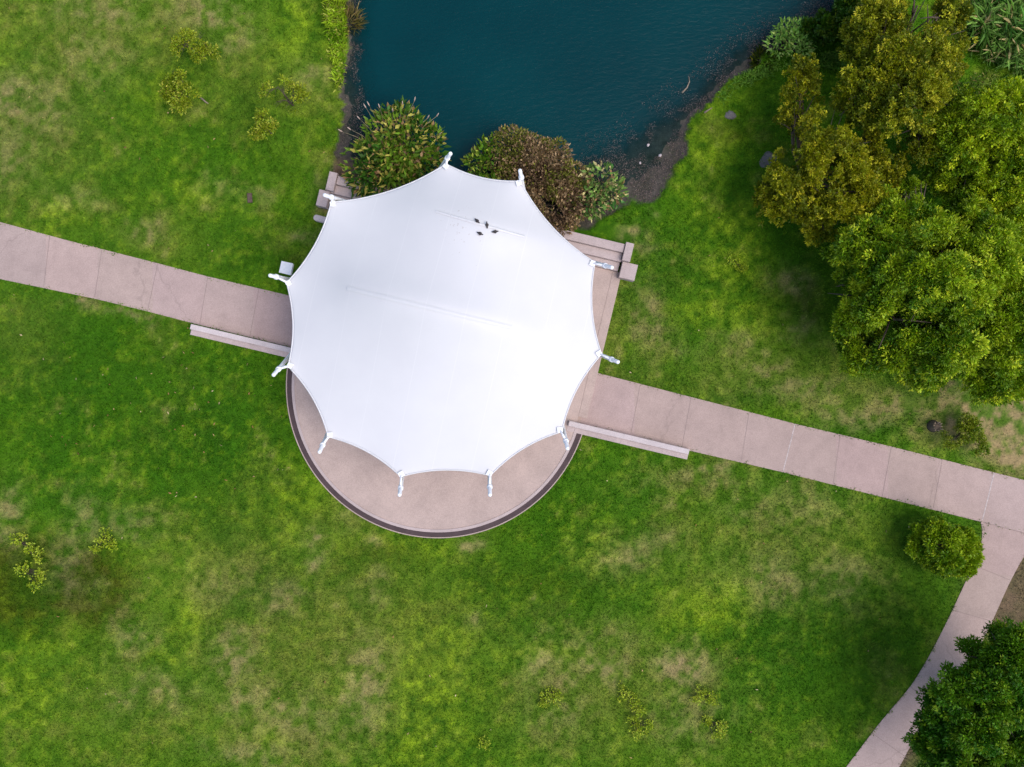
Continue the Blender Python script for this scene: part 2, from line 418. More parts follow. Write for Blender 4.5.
def lawn_color(x, y):
    n1 = fbm(x * .22, y * .22, 1, 4); n2 = fbm(x * .8, y * .8, 5, 4); n3 = fbm(x * 2.6, y * 2.6, 9, 3); n4 = fbm(x * 6, y * 6, 13, 2)
    t = sstep(.30, .70, n1 * .5 + n2 * .35 + n3 * .15)[..., None]
    c = C_LUSH * (1 - t) + C_MID * t
    o = (sstep(.50, .68, n2 * .6 + n3 * .25 + n1 * .15) * .5)[..., None]
    c = c * (1 - o) + C_OLIVE * o
    k = np.clip(blobs(x, y, OLIV, 60) * (.25 + 1.1 * n3 * .6 + .5 * n2), 0, .9)[..., None]; c = c * (1 - k) + C_OLIVE * k
    k = np.clip(blobs(x, y, BROWN, 30) * (.3 + .9 * n3), 0, .9)[..., None]; c = c * (1 - k) + C_BROWN * k
    dk = blobs(x, y, DARK, 60); dr = blobs(x, y, DRY, 46); ye = blobs(x, y, YELL, 40)
    k = np.clip(dk * (0.55 + n2 * .7), 0, .9)[..., None]; c = c * (1 - k) + C_DARK * k
    speck = sstep(.56, .74, n3) * .30 + sstep(.62, .78, n4) * .25
    k = (sstep(.46, .30, n3) * .22)[..., None]; c = c * (1 - k) + C_DARK * k
    k = np.clip(ye * 1.25 * (n3 * 1.5 - .35) + speck * .6 * (n2 > .42), 0, .85)[..., None]; c = c * (1 - k) + C_YEL * k
    k = np.clip(dr * .72 * (sstep(.34, .66, n3 * .7 + n2 * .3) * 1.05 + n4 * .15) + sstep(.66, .80, n2 * .5 + n3 * .5) * .25, 0, .92)[..., None]; c = c * (1 - k) + C_DRY * k
    k = np.clip(blobs(x, y, [(1012, 592, 26, 40, 1.6), (905, 750, 14, 24, 1.3)], 20), 0, .85)[..., None]; c = c * (1 - k) + C_SOIL * .75 * k
    return c * (0.60 + 0.38 * n4 + .24 * n3)[..., None]

def bank(x, y):
    """how far down the bank: 0 on the lawn, 0..1 across the mud, above 1 under deep water"""
    wx = x + (fbm(x * 1.3, y * 1.3, 31, 3) - .5) * .7 + (fbm(x * 4, y * 4, 33, 2) - .5) * .4; wy = y + (fbm(x * 1.3 + 50, y * 1.3, 32, 3) - .5) * .7
    dg, ig = seg_dist(wx, wy, GE); dd, idp = seg_dist(wx, wy, DE)
    t = np.where(ig, dg / (dg + dd + 1e-6), 0.0)
    t = np.where(idp & ig, 1.0 + dd, t)
    return t

def ground_z(t):
    return np.where(t <= 0, 0.0, np.where(t < 1, -0.16 - 0.30 * t, -0.46 - 0.45 * np.minimum(t - 1, 4)))

# ------------------------------------------------------------------ setting: ground sheet, pond water, footpaths
def sheet_axis(lo, hi, step, far):
    core = np.arange(lo, hi + 1e-6, step)
    g = []; d = step; p = hi
    while p < far: d *= 1.07; p += d; g.append(p)
    g2 = []; d = step; p = lo
    while p > -far: d *= 1.07; p -= d; g2.append(p)
    return np.array(g2[::-1] + list(core) + g)

xs = sheet_axis(-30, 30, 0.125, 900); ys = sheet_axis(-24, 24, 0.125, 900)
X, Y = np.meshgrid(xs, ys)
T = bank(X, Y)
Z = ground_z(T) + (fbm(X * .4, Y * .4, 3, 3) - .5) * .012 - .008 + np.where(T > 0, (fbm(X * 3, Y * 3, 8, 3) - .5) * .10, 0)
Cg = lawn_color(X, Y) * .72
nm = fbm(X * 2.2, Y * 2.2, 44, 4)[..., None]
mud = (C_MUD * nm + C_MUD2 * (1 - nm)) * (.7 + .6 * fbm(X * 7, Y * 7, 47, 3)[..., None])
km = np.clip(T * 14, 0, 1)[..., None]
Cg = Cg * (1 - km) + mud * km
# bare soil behind the stage wall
sx_, sy_ = X * PX + 512 - SX, -Y * PX + 383.5 - SY
U_, V_ = sx_ * CU + sy_ * SU, -sx_ * SU + sy_ * CU
ks = (sstep(-158, -150, U_) * sstep(95, 60, U_) * sstep(-205, -192, V_) * sstep(-160, -170, V_))[..., None]
Cg = Cg * (1 - ks) + C_SOIL * .6 * (.6 + .8 * nm) * ks
ny, nx = X.shape
idx = np.arange(nx * ny).reshape(ny, nx)
F = np.stack([idx[:-1, :-1], idx[:-1, 1:], idx[1:, 1:], idx[1:, :-1]], -1).reshape(-1, 4)
V = np.stack([X, Y, Z], -1).reshape(-1, 3)
ground = link('ground', mesh_np('ground', V, F, Cg.reshape(-1, 3), smooth=True), M['ground'])
tag(ground, 'mottled green lawn with dry patches sloping to a muddy pond bank', None, None, 'structure')

# water sheet only over the pond basin
WZ = -0.30
wx_ = np.arange(-9.5, 22, 0.2); wy_ = np.concatenate([np.arange(6.5, 24, 0.2), np.arange(24, 56, 1.0)])
WX, WY = np.meshgrid(wx_, wy_)
WT = bank(WX, WY)
op = np.clip(sstep(.45, 1.6, WT) * .8 + sstep(1.2, 2.4, WT) * .2, 0, 1)
ny, nx = WX.shape
idx = np.arange(nx * ny).reshape(ny, nx)
F = np.stack([idx[:-1, :-1], idx[:-1, 1:], idx[1:, 1:], idx[1:, :-1]], -1).reshape(-1, 4)
keep = (WT.ravel()[F].max(1) > 0)
water = link('water', mesh_np('water', np.stack([WX, WY, np.full_like(WX, WZ)], -1).reshape(-1, 3), F[keep], np.repeat(op.reshape(-1, 1), 3, 1), smooth=True), M['water'])
tag(water, 'dark teal pond water with faint ripples', None, None, 'structure')

def ribbon(name, top, bot, z, mat, label, cuts, axis):
    bm = bmesh.new()
    a = [at(*p) for p in top]; b = [at(*p) for p in bot]
    n = len(a)
    def mk(p, zz): return bm.verts.new((p.x, p.y, zz))
    at_, bt_ = [mk(p, z) for p in a], [mk(p, z) for p in b]
    al, bl = [mk(p, z - .12) for p in a], [mk(p, z - .12) for p in b]
    for i in range(n - 1):
        bm.faces.new((at_[i], at_[i + 1], bt_[i + 1], bt_[i]))
        bm.faces.new((at_[i], al[i], al[i + 1], at_[i + 1])); bm.faces.new((bt_[i], bt_[i + 1], bl[i + 1], bl[i]))
    o = obj_bm(name, bm, mat)
    rng = np.random.default_rng(len(cuts) + 3)
    tint = rng.uniform(.955, 1.03, (len(cuts) + 1, 1)) * (1 + rng.normal(0, .012, (len(cuts) + 1, 3)))
    cc = np.array([p.center[:2] for p in o.data.polygons]); par = cc @ np.array(axis)
    lim = np.sort([Vector(at(*c)[:2]).dot(Vector(axis)) for c in cuts])
    a_ = o.data.attributes.new('Tint', 'FLOAT_COLOR', 'FACE')
    arr = np.ones((len(cc), 4), np.float32); arr[:, :3] = tint[np.searchsorted(lim, par)]
    a_.data.foreach_set('color', arr.ravel())
    return tag(o, label, None, None, 'structure')

def dense(pts, n):
    P = np.array(pts, float); d = np.concatenate([[0], np.cumsum(np.hypot(*np.diff(P, axis=0).T))]); s = np.linspace(0, d[-1], n)
    return list(zip(np.interp(s, d, P[:, 0]), np.interp(s, d, P[:, 1])))
def smooth_line(pts, n, it=3):
    P = np.array(dense(pts, n))
    for _ in range(it): P[1:-1] = .25 * P[:-2] + .5 * P[1:-1] + .25 * P[2:]
    return [tuple(p) for p in P]
AX = (math.cos(R(13.4)), -math.sin(R(13.4)))
path_w = ribbon('footpath', smooth_line(PATH_TOP_L, 600, 12), smooth_line(PATH_BOT_L, 600, 12), .028, M['path'], 'pinkish concrete footpath running west from the stage', [(47, 262), (99, 273), (153, 287), (204, 300), (254, 313)], AX)
path_e = ribbon('footpath', smooth_line(PATH_TOP_R, 600, 12), smooth_line(PATH_BOT_R, 600, 12), .028, M['path'], 'pinkish concrete footpath running east from the stage to the junction', [(580, 398), (635, 409), (687, 421), (745, 436), (789, 447), (837, 460), (887, 472), (938, 484), (988, 497)], AX)
path_s = ribbon('footpath', smooth_line(DOWN_L, 400, 60), smooth_line(DOWN_R, 400, 60), .0235, M['path'], 'curved concrete footpath branching south from the junction', [(990, 572), (974, 616), (924, 698), (889, 745)], (.5, .866))

# tooled joints across the slabs: narrow dark sealant strips
M['joint'] = mat_plain('joint_sealant', (0.275, 0.208, 0.195), 0.9, 0, 0.15, 12)
M['joint_pale'] = mat_plain('pale_joint_filler', (0.52, 0.45, 0.44), 0.9, 0, 0.2, 12)
def joint(a, b, z, parent, wd=.012, mat=None):
    A, B = at(*a), at(*b); d = (B - A).normalized(); n = Vector((-d.y, d.x, 0)) * wd
    bm = bmesh.new()
    mid = [A.lerp(B, t) + n * random.uniform(-.35, .35) for t in np.linspace(0, 1, 7)]
    lo = [bm.verts.new((p.x - n.x, p.y - n.y, z)) for p in mid]; hi = [bm.verts.new((p.x + n.x, p.y + n.y, z)) for p in mid]
    for i in range(6): bm.faces.new((lo[i], lo[i + 1], hi[i + 1], hi[i]))
    return obj_bm('expansion_joint', bm, mat or M['joint'], parent)
for a, b in [((640, 385), (631, 433)), ((691, 397), (682, 446)), ((749, 412), (741, 461)), ((840, 435), (833, 484)), ((891, 447), (882, 496)), ((942, 459), (933, 508))]:
    joint(a, b, .0325, path_e)
joint((795, 424), (783, 471), .0325, path_e, .022, M['joint_pale']); joint((994, 473), (982, 520), .0325, path_e, .024, M['joint_pale'])
joint((584, 376), (575, 421), .0325, path_e, .03)
joint((983, 522), (1024, 533), .0325, path_e)
for a, b in [((102, 250), (95, 297)), ((158, 264), (148, 310)), ((208, 277), (200, 324)), ((259, 289), (250, 337)), ((50, 236), (44, 287))]:
    joint(a, b, .0325, path_w)
for a, b in [((973, 565), (1010, 580)), ((953, 610), (994, 622)), ((911, 687), (936, 710)), ((872, 733), (906, 757))]:
    joint(a, b, .028, path_s)

# ------------------------------------------------------------------ stage
st = thing('stage', 'round pinkish concrete stage with a dark brown rim band under the white canopy', 'stage', suv0(0, 0))
def ring_pts(r, n=110, a0=0.0, a1=math.pi):
    return [(r * math.cos(a), r * math.sin(a)) for a in np.linspace(a0, a1, n)]
def D_outline(r, back): return [(r, back)] + ring_pts(r, 110) + [(-r, back)]
bm = bmesh.new(); prism(bm, [suv0(u, v) for u, v in D_outline(143, -152)], -.25, .13); obj_bm('floor_slab', bm, M['stage'], st)
# straight side strips of the slab, beside the rectangular half
for s in (-1, 1):
    bm = bmesh.new(); prism(bm, [suv0(u * s, v) for u, v in ((143.2, -152), (152 if s > 0 else 145.5, -152), (152 if s > 0 else 145.5, -3), (143.2, -3))], -.25, .126); obj_bm('side_apron', bm, M['stage'], st)
def ring(name, r0, r1, z, mat, a0=0.02, a1=math.pi - .0):
    bm = bmesh.new()
    A = ring_pts(r0, 120, a0, a1); B = ring_pts(r1, 120, a0, a1)
    prism_pts = [suv0(u, v) for u, v in A] + [suv0(u, v) for u, v in B[::-1]]
    lo = [bm.verts.new((p.x, p.y, -.2)) for p in prism_pts]; hi = [bm.verts.new((p.x, p.y, z)) for p in prism_pts]
    n = len(A); m = 2 * n
    for i in range(n - 1): bm.faces.new((hi[i], hi[i + 1], hi[m - 2 - i], hi[m - 1 - i]))
    for i in range(m): bm.faces.new((lo[i], lo[(i + 1) % m], hi[(i + 1) % m], hi[i]))
    return obj_bm(name, bm, mat, st)
ring('inner_kerb', 143.05, 145.9, .155, M['wall'])
ring('rim_band', 145.95, 150.9, .085, M['band'])
ring('outer_kerb', 150.95, 151.9, .10, M['stage'])

# ------------------------------------------------------------------ walls
def bx(bm, u0, u1, v0, v1, z0, z1, bev=.015):
    b2 = bmesh.new(); prism(b2, [suv0(u0, v0), suv0(u1, v0), suv0(u1, v1), suv0(u0, v1)], z0, z1, bev)
    me = bpy.data.meshes.new('tmp'); b2.to_mesh(me); b2.free(); bm.from_mesh(me); bpy.data.meshes.remove(me)
bw = thing('retaining_wall', 'stepped concrete wall with square end blocks along the pond side of the stage', 'wall', suv0(0, -165))
for k, (v0, v1, z1) in enumerate(((-178.5, -170, .78), (-169.8, -161.2, .55), (-161, -152.3, .32))):
    bm = bmesh.new(); bx(bm, -147 if k else -142.5, 147.5, v0, v1, -.55, z1); obj_bm('wall_tier', bm, M['wall'], bw)
for u0, u1 in ((-151, -143), (148, 156)):
    bm = bmesh.new(); bx(bm, u0, u1, -180.5, -162.3, -.55, .90); obj_bm('end_pier', bm, M['wall'], bw)
for u0, u1 in ((-158, -147.5), (149.5, 165)):
    bm = bmesh.new(); bx(bm, u0, u1, -162, -146, -.2, .62); obj_bm('end_block', bm, M['wall'], bw)
for (u0, u1, v0, label) in ((-252, -150, -3.2, 'low stepped concrete wall edging the ramp at the left side of the stage'),
                            (135, 257.5, 3.2, 'low stepped concrete wall edging the ramp at the right side of the stage')):
    t = thing('ramp_wall', label, 'wall', suv0((u0 + u1) / 2, v0 + 5), 'low walls along the ramps')
    bm = bmesh.new(); bx(bm, u0, u1, v0, v0 + 5.2, -.2, .42); obj_bm('wall_coping', bm, M['pale'], t)
    bm = bmesh.new(); bx(bm, u0 - .5, u1 + 1, v0 + 5.3, v0 + 10.6, -.2, .14); obj_bm('wall_ledge', bm, M['wall'], t)

# rounded stub, utility box, cover plate
def stub():
    A, B = at(313.5, 217, .3), at(333, 222, .3)
    d = (B - A).normalized(); n = Vector((-d.y, d.x, 0)); wv = .15
    pts = []
    for k in range(9):
        a = math.pi / 2 + math.pi * k / 8
        pts.append(A + d * (.15 + wv * math.cos(a)) + n * wv * math.sin(a))
    pts += [B - n * wv, B + n * wv]
    bm = bmesh.new(); prism(bm, [(p.x, p.y) for p in pts], -.1, .34, .03)
    o = obj_bm('concrete_stub', bm, M['pale'])
    tag(o, 'short pale round-ended concrete stub poking out from under the canopy edge', 'concrete stub')
stub()

# ------------------------------------------------------------------ canopy
CORN = [(289, 366, 'A'), (329, 436, 'B'), (401, 475.5, 'C'), (490, 474.5, 'D'), (561, 431, 'E'), (600.5, 354, 'F'), (594, 263, 'G'), (519.5, 182, 'H'), (446, 165, 'I'), (332, 203, 'J'), (287.5, 283, 'K')]
ZC, ZR = 4.2, 7.3
cen = at(444, 318, ZC)
cw = [at(x, y, ZC) for x, y, _ in CORN]
outline = []
NS = 26
for i in range(len(cw)):
    A, B = cw[i], cw[(i + 1) % len(cw)]
    d = (B - A); L = d.length; d.normalize(); n = Vector((-d.y, d.x, 0))
    if (cen - (A + B) / 2).dot(n) < 0: n = -n
    A2, B2 = A + d * .16, B - d * .16
    for k in range(NS):
        t = k / (NS - 1)
        sag = L * .058 * 4 * t * (1 - t)
        outline.append(A2.lerp(B2, t) + n * sag)
OUT = np.array([(p.x, p.y) for p in outline])
# membrane height: a tension surface over two arched ridges, solved on a grid
G = 140
gx0, gx1, gy0, gy1 = OUT[:, 0].min() - .3, OUT[:, 0].max() + .3, OUT[:, 1].min() - .3, OUT[:, 1].max() + .3
GX, GY = np.meshgrid(np.linspace(gx0, gx1, G), np.linspace(gy0, gy1, G))
_, inside = seg_dist(GX, GY, [tuple(p) for p in OUT])
GZ = np.where(inside, ZC + 1.2, ZC)
fixed = ~inside
fz = np.full(GZ.shape, ZC)
def ridge(a, b, za, zm, zb):
    for t in np.linspace(0, 1, 200):
        zz = za * (1 - t) + zb * t + (zm - (za + zb) / 2) * 4 * t * (1 - t)
        p = at(a[0] + (b[0] - a[0]) * t, a[1] + (b[1] - a[1]) * t, zz)
        i = int(round((p.y - gy0) / (gy1 - gy0) * (G - 1))); j = int(round((p.x - gx0) / (gx1 - gx0) * (G - 1)))
        fixed[i, j] = True; fz[i, j] = zz
RIDGES = [((343, 287), (535, 333), 5.3, 6.6, 5.45), ((408, 203), (545, 242), 4.75, 5.6, 4.8)]
for r_ in RIDGES: ridge(*r_)
GZ[fixed] = fz[fixed]
for it in range(2500):
    a = GZ.copy()
    a[1:-1, 1:-1] = .25 * (GZ[:-2, 1:-1] + GZ[2:, 1:-1] + GZ[1:-1, :-2] + GZ[1:-1, 2:])
    a[fixed] = fz[fixed]; GZ = a
for it in range(45):
    a = GZ.copy(); a[1:-1, 1:-1] = .5 * GZ[1:-1, 1:-1] + .125 * (GZ[:-2, 1:-1] + GZ[2:, 1:-1] + GZ[1:-1, :-2] + GZ[1:-1, 2:]); a[~inside] = ZC; GZ = a
def canopy_z(x, y):
    fx = np.clip((x - gx0) / (gx1 - gx0) * (G - 1), 0, G - 1.001); fy = np.clip((y - gy0) / (gy1 - gy0) * (G - 1), 0, G - 1.001)
    j, i = np.floor(fx).astype(int), np.floor(fy).astype(int); fx = fx - j; fy = fy - i
    return (GZ[i, j] * (1 - fx) + GZ[i, j + 1] * fx) * (1 - fy) + (GZ[i + 1, j] * (1 - fx) + GZ[i + 1, j + 1] * fx) * fy
can = thing('canopy', 'large white tensile canopy with scalloped edges stretched over the round stage', 'canopy', (cen.x, cen.y, 0))
NR = 70
ts = np.linspace(0, 1, NR + 1)[1:]
n_o = len(OUT)
cv = [(cen.x, cen.y, float(canopy_z(np.array(cen.x), np.array(cen.y))))]
PXY = np.array([[cen.x, cen.y]]) + ts[:, None, None] * (OUT - np.array([[cen.x, cen.y]]))[None]
PZ = canopy_z(PXY[..., 0], PXY[..., 1]); PZ[-1] = ZC
cv += [tuple(p) for p in np.concatenate([PXY, PZ[..., None]], -1).reshape(-1, 3)]
cf = []
for k in range(n_o): cf.append((0, 1 + k, 1 + (k + 1) % n_o))
for r in range(NR - 1):
    for k in range(n_o):
        a, b = 1 + r * n_o + k, 1 + r * n_o + (k + 1) % n_o
        cf.append((a, a + n_o, b + n_o)); cf.append((a, b + n_o, b))
fab = link('fabric', mesh_np('fabric', cv, cf, smooth=True), M['fabric'], can)
md = fab.modifiers.new('thickness', 'SOLIDIFY'); md.thickness = .012; md.offset = -1
# hem with its cable pocket, ridge cover strips, corner plates
hem = MB(); hp = [Vector((x, y, ZC)) for x, y in OUT]
hem.tube(hp + [hp[0]], [.035] * (len(hp) + 1), 8); hem.build('hem', M['fabric'], can)
def strip(a, b, za, zm, zb, t0, t1, wd):
    bmv, bmf = [], []
    n = 60
    for i, t in enumerate(np.linspace(t0, t1, n)):
        zz = za * (1 - t) + zb * t + (zm - (za + zb) / 2) * 4 * t * (1 - t)
        p = at(a[0] + (b[0] - a[0]) * t, a[1] + (b[1] - a[1]) * t, zz)
        d = (at(*b, zb) - at(*a, za)); d.z = 0; d.normalize(); nn = Vector((-d.y, d.x, 0))
        for s in (-1, -.5, 0, .5, 1):
            q = p + nn * s * wd
            bmv.append((q.x, q.y, float(canopy_z(np.array(q.x), np.array(q.y))) + .02 + .03 * (1 - s * s)))
    for i in range(n - 1):
        for k in range(4):
            a_, b_ = i * 5 + k, i * 5 + k + 1
            bmf.append((a_, b_, b_ + 5)); bmf.append((a_, b_ + 5, a_ + 5))
    link('ridge_cover', mesh_np('ridge_cover', bmv, bmf, smooth=True), M['fabric'], can)
strip(*RIDGES[0], .02, .88, .10); strip(*RIDGES[1], .2, .85, .06)

TIP = dict(A=(273.5, 375), B=(319.5, 452), C=(399.5, 495), D=(490, 495), E=(567.5, 448.5), F=(618, 362), G=(612, 267.5), H=(520, 170.5), I=(450.5, 153.5), J=(324.5, 195), K=(270, 275.5))
BASE = dict(A=(287, 359), B=(328, 433), C=(402.6, 476), D=(489.5, 473), E=(563, 426), F=(601, 355), G=(592, 261.5), H=(523.5, 189), I=(442, 166), J=(343.5, 201), K=(287, 279))
MLAB = dict(A='white mast leaning out over the lawn just below the left ramp wall', B='white mast above the lower left curve of the stage',
            C='white mast at the stage front, left one of the two lowest', D='white mast at the stage front, right one of the two lowest', E='white mast beside the inner end of the right ramp wall',
            F='white mast leaning over the grass above the right footpath', G='white mast over the right end of the stepped pond wall', H='white mast against the brown dry shrub', I='white mast beside the water and the big broad-leaved shrub',
            J='white mast over the left end block of the stepped pond wall', K='white mast next to the square white box on the left')
for i, (x, y, k) in enumerate(CORN):
    zt = 5.0
    tip = at(*TIP[k], zt)
    bpx = TIP[k][0] + (BASE[k][0] - TIP[k][0]) * 2.6, TIP[k][1] + (BASE[k][1] - TIP[k][1]) * 2.6
    foot = at(*bpx, 0)
    # keep the lean moderate: the foot never ends up more than 2.3 m from the point under the tip
    dv = Vector((foot.x - tip.x, foot.y - tip.y, 0))
    if dv.length > 2.3: foot = Vector((tip.x, tip.y, 0)) + dv * (2.3 / dv.length)
    z0 = 0.02
    foot.z = z0
    root = thing('mast', MLAB[k], 'mast', (foot.x, foot.y, 0), 'white masts around the canopy edge')
    ax = (tip - foot).normalized()
    mb = MB()
    capc = [tip + ax * (  .05 * math.sin(a)) for a in np.linspace(0, 1.45, 5)]
    caprad = [.088 * math.cos(a) for a in np.linspace(0, 1.45, 5)]
    mb.tube([foot - ax * .3, foot.lerp(tip, .5)] + capc, [.095, .095] + caprad, 16)
    mb.build('pole', M['steel'], root)
    b2 = MB(); b2.tube([Vector((foot.x, foot.y, -.06)), Vector((foot.x, foot.y, .17)), Vector((foot.x, foot.y, .19))], [.32, .32, .30], 16); b2.build('base_plate', M['fitting'], root)
    c = cw[i]
    q = foot + (tip - foot) * ((ZC + .12) / (tip.z - foot.z))
    col = MB(); col.tube([q - ax * .10, q - ax * .09, q + ax * .09, q + ax * .10], [.11, .125, .125, .11], 14); col.build('collar', M['steel'], root)
    inn = (cen - c); inn.z = 0; inn.normalize(); tg = Vector((-inn.y, inn.x, 0))
    ck = c + inn * .05
    cb = MB()
    cb.tube([q, ck + Vector((0, 0, .05))], [.06, .05], 10)
    cb.tube([q - ax * .35, ck + Vector((0, 0, -.05))], [.03, .03], 8)
    cb.build('tie_rod', M['steel'], root)
    # corner plate belongs to the canopy
    bm = bmesh.new()
    pp = [ck - inn * .12 + tg * .05, ck - inn * .12 - tg * .05, ck - tg * .17 + inn * .02, ck + inn * .20, ck + tg * .17 + inn * .02]
    lo = [bm.verts.new((p.x, p.y, ZC + .045)) for p in pp]; hi = [bm.verts.new((p.x, p.y, ZC + .085)) for p in pp]
    # sit on the rising membrane at the inner vertex
    for vtx, p in zip(lo + hi, pp + pp): vtx.co.z += max(0.0, float(canopy_z(np.array(p.x), np.array(p.y))) - ZC)
    bm.faces.new(lo[::-1]); bm.faces.new(hi)
    for a in range(5): bm.faces.new((lo[a], lo[(a + 1) % 5], hi[(a + 1) % 5], hi[a]))
    obj_bm('corner_plate', bm, M['steel'], can)

# square white box on its post beside the left mast
ub = at(286, 268, 1.1)
root = thing('utility_box', 'small square white box on a short post beside the left mast', 'utility box', (ub.x, ub.y, 0), rz=R(-13))
bm = bmesh.new(); prism(bm, [(-.06, -.06), (.06, -.06), (.06, .06), (-.06, .06)], -.1, .80); obj_bm('post', bm, M['fitting'], root, (0, 0, 0))
bm = bmesh.new(); prism(bm, [(-.27, -.27), (.27, -.27), (.27, .27), (-.27, .27)], .80, 1.08); obj_bm('housing', bm, M['steel'], root, (0, 0, 0))
bm = bmesh.new(); prism(bm, [(-.29, -.29), (.29, -.29), (.29, .29), (-.29, .29)], 1.083, 1.12, .012); obj_bm('lid', bm, M['steel'], root, (0, 0, 0))
cp = at(250, 198)
bm = bmesh.new(); prism(bm, [(-.12, -.24), (.12, -.24), (.12, .24), (-.12, .24)], -.05, .075, .015)
o = obj_bm('valve_cover', bm, M['brown_metal'], None, (cp.x, cp.y, 0)); o.rotation_euler = (0, 0, R(4))
tag(o, 'small rusty brown rectangular cover set in the lawn', 'valve cover')

# birds resting on the membrane
def bird_mesh():
    mb = MB()
    # beak tip, beak, head, neck, breast, back, rump, tail, tail tip along +x
    P = [(.185, 0, .155), (.165, 0, .158), (.150, 0, .165), (.125, 0, .170), (.098, 0, .160), (.07, 0, .135), (.03, 0, .11), (-.03, 0, .105), (-.08, 0, .105), (-.12, 0, .105), (-.20, 0, .10), (-.21, 0, .10)]
    Rr = [.002, .008, .028, .036, .031, .045, .066, .072, .055, .030, .024, .006]
    v, f = tube_np(P, Rr, 12)
    v = [Vector((p.x, p.y * (1.35 if p.x < -.1 else 1.0), p.z if p.x > -.1 else .105 + (p.z - .105) * .45)) for p in v]
    mb.add((v, f))
    for s in (-1, 1):
        mb.add(tube_np([(.06, s * .052, .125), (0, s * .072, .122), (-.08, s * .050, .120), (-.16, s * .018, .115)], [.012, .028, .022, .004], 8))
        mb.add(tube_np([(0, s * .03, .07), (.004, s * .032, .0)], [.009, .006], 6)); mb.add(tube_np([(-.015, s * .032, .004), (.045, s * .036, .004)], [.006, .003], 6))
    return mesh_np('bird', mb.v, mb.f, smooth=True)
bme = bird_mesh(); bme.materials.append(M['feather'])
for (px, py, a, lab) in ((477.5, 221.5, -45, 'dark bird on the white canopy, upper left of the four'), (487, 225, 95, 'dark bird on the white canopy, middle one facing the pond'),
                         (480.5, 234, -25, 'dark bird on the white canopy, lowest of the four'), (495.5, 232, 5, 'dark bird on the white canopy, rightmost of the four')):
    p = at(px, py, 5.6)
    for _ in range(6): p = at(px, py, float(canopy_z(np.array(p.x), np.array(p.y))))
    o = bpy.data.objects.new('bird', bme); COL.objects.link(o); o.location = (p.x, p.y, p.z); o.rotation_euler = (0, 0, R(a)); o.scale = (.8,) * 3
    tag(o, lab, 'bird', 'birds on the canopy')

# ------------------------------------------------------------------ foliage builders
def unit(v): return v / (np.linalg.norm(v, axis=-1, keepdims=True) + 1e-9)

def leaf_mesh(name, base, dirs, length, width, col, fold=.18, droop=0.0):
    """kite-shaped folded leaves: base point, direction, size and colour of each"""
    n = len(base)
    dirs = unit(dirs)
    r = unit(RNG.normal(size=(n, 3)) + np.array([0, 0, .9]))
    side = unit(np.cross(dirs, r)); up = np.cross(side, dirs)
    L = length[:, None]; Wd = width[:, None]
    mid = base + dirs * L * .45
    tip = base + dirs * L; tip[:, 2] -= droop * length
    v = np.stack([base, mid + side * Wd * .5 + up * Wd * fold, tip, mid - side * Wd * .5 + up * Wd * fold], 1).reshape(-1, 3)
    k = np.arange(n)[:, None] * 4
    f = np.concatenate([k + np.array([[0, 1, 2]]), k + np.array([[0, 2, 3]])], 1).reshape(-1, 3)
    return mesh_np(name, v, f, np.repeat(col, 4, 0))

def crown_pts(lobes, dens, rng, fill=.25, low=-.35, gap=.36, seed=0):
    """clump centres on and just under the surface of overlapping lobes (x, y, z, r, flat)"""
    out = []; nor = []
    for (x, y, z, r, fl) in lobes:
        n = int(dens * r * r * 4)
        d = unit(rng.normal(size=(n * 2, 3))); d = d[d[:, 2] > low][:n]
        bump_ = 1 + .24 * (fbm(d[:, 0] * 2.2 + x + 9, d[:, 1] * 2.2 + y + d[:, 2] * 2, 200 + seed, 3) - .5) * 2
        rr = np.where(rng.random(len(d)) < fill, rng.uniform(.35, .85, len(d)), rng.uniform(.86, 1.04, len(d)))
        p = np.array([x, y, z]) + d * (r * rr * bump_)[:, None] * np.array([1, 1, fl])
        out.append(p); nor.append(d)
    P = np.concatenate(out); D = np.concatenate(nor)
    g = fbm(P[:, 0] * 1.1 + P[:, 2] * .3, P[:, 1] * 1.1 - P[:, 2] * .3, 300 + seed, 3)
    k = g > gap
    return P[k], D[k]

def jitter_col(c, n, rng, hv=.12, bv=.22):
    c = np.array(c)[None] * (1 + rng.normal(0, bv, (n, 1))).clip(.45, 1.7)
    return (c * (1 + rng.normal(0, hv, (n, 3)))).clip(.002, .9)

def crown_mesh(P, D, per, clump_r, ln, wd, cols, rng, updir=.5, droop=.1):
    n = len(P) * per
    ci = np.repeat(np.arange(len(P)), per)
    off = unit(rng.normal(size=(n, 3)) + D[ci] * .55 + np.array([0, 0, .25])) * (clump_r * rng.random((n, 1)) ** .5)
    base = P[ci] + off * .75
    dirs = unit(off) * .8 + D[ci] * .35 + rng.normal(size=(n, 3)) * .35 + np.array([0, 0, updir * .4])
    w = np.clip(.35 * rng.random((len(P), 1)) + .65 * sstep(.32, .68, fbm(P[:, 0] * 1.3 + P[:, 2] * .7, P[:, 1] * 1.3 - P[:, 2] * .4, 77, 3))[:, None], 0, 1)
    cc = cols[0] * (1 - w) + cols[1] * w
    if len(cols) > 2:
        pick = rng.random(len(P)) < .16; cc[pick] = cols[2]
    col = cc[ci] * (1 + rng.normal(0, .16, (n, 1))).clip(.5, 1.6) * (1 + rng.normal(0, .06, (n, 3)))
    return leaf_mesh('crown', base, dirs, rng.uniform(.7, 1.25, n) * ln, rng.uniform(.8, 1.2, n) * wd, col.clip(.002, .9), droop=droop)

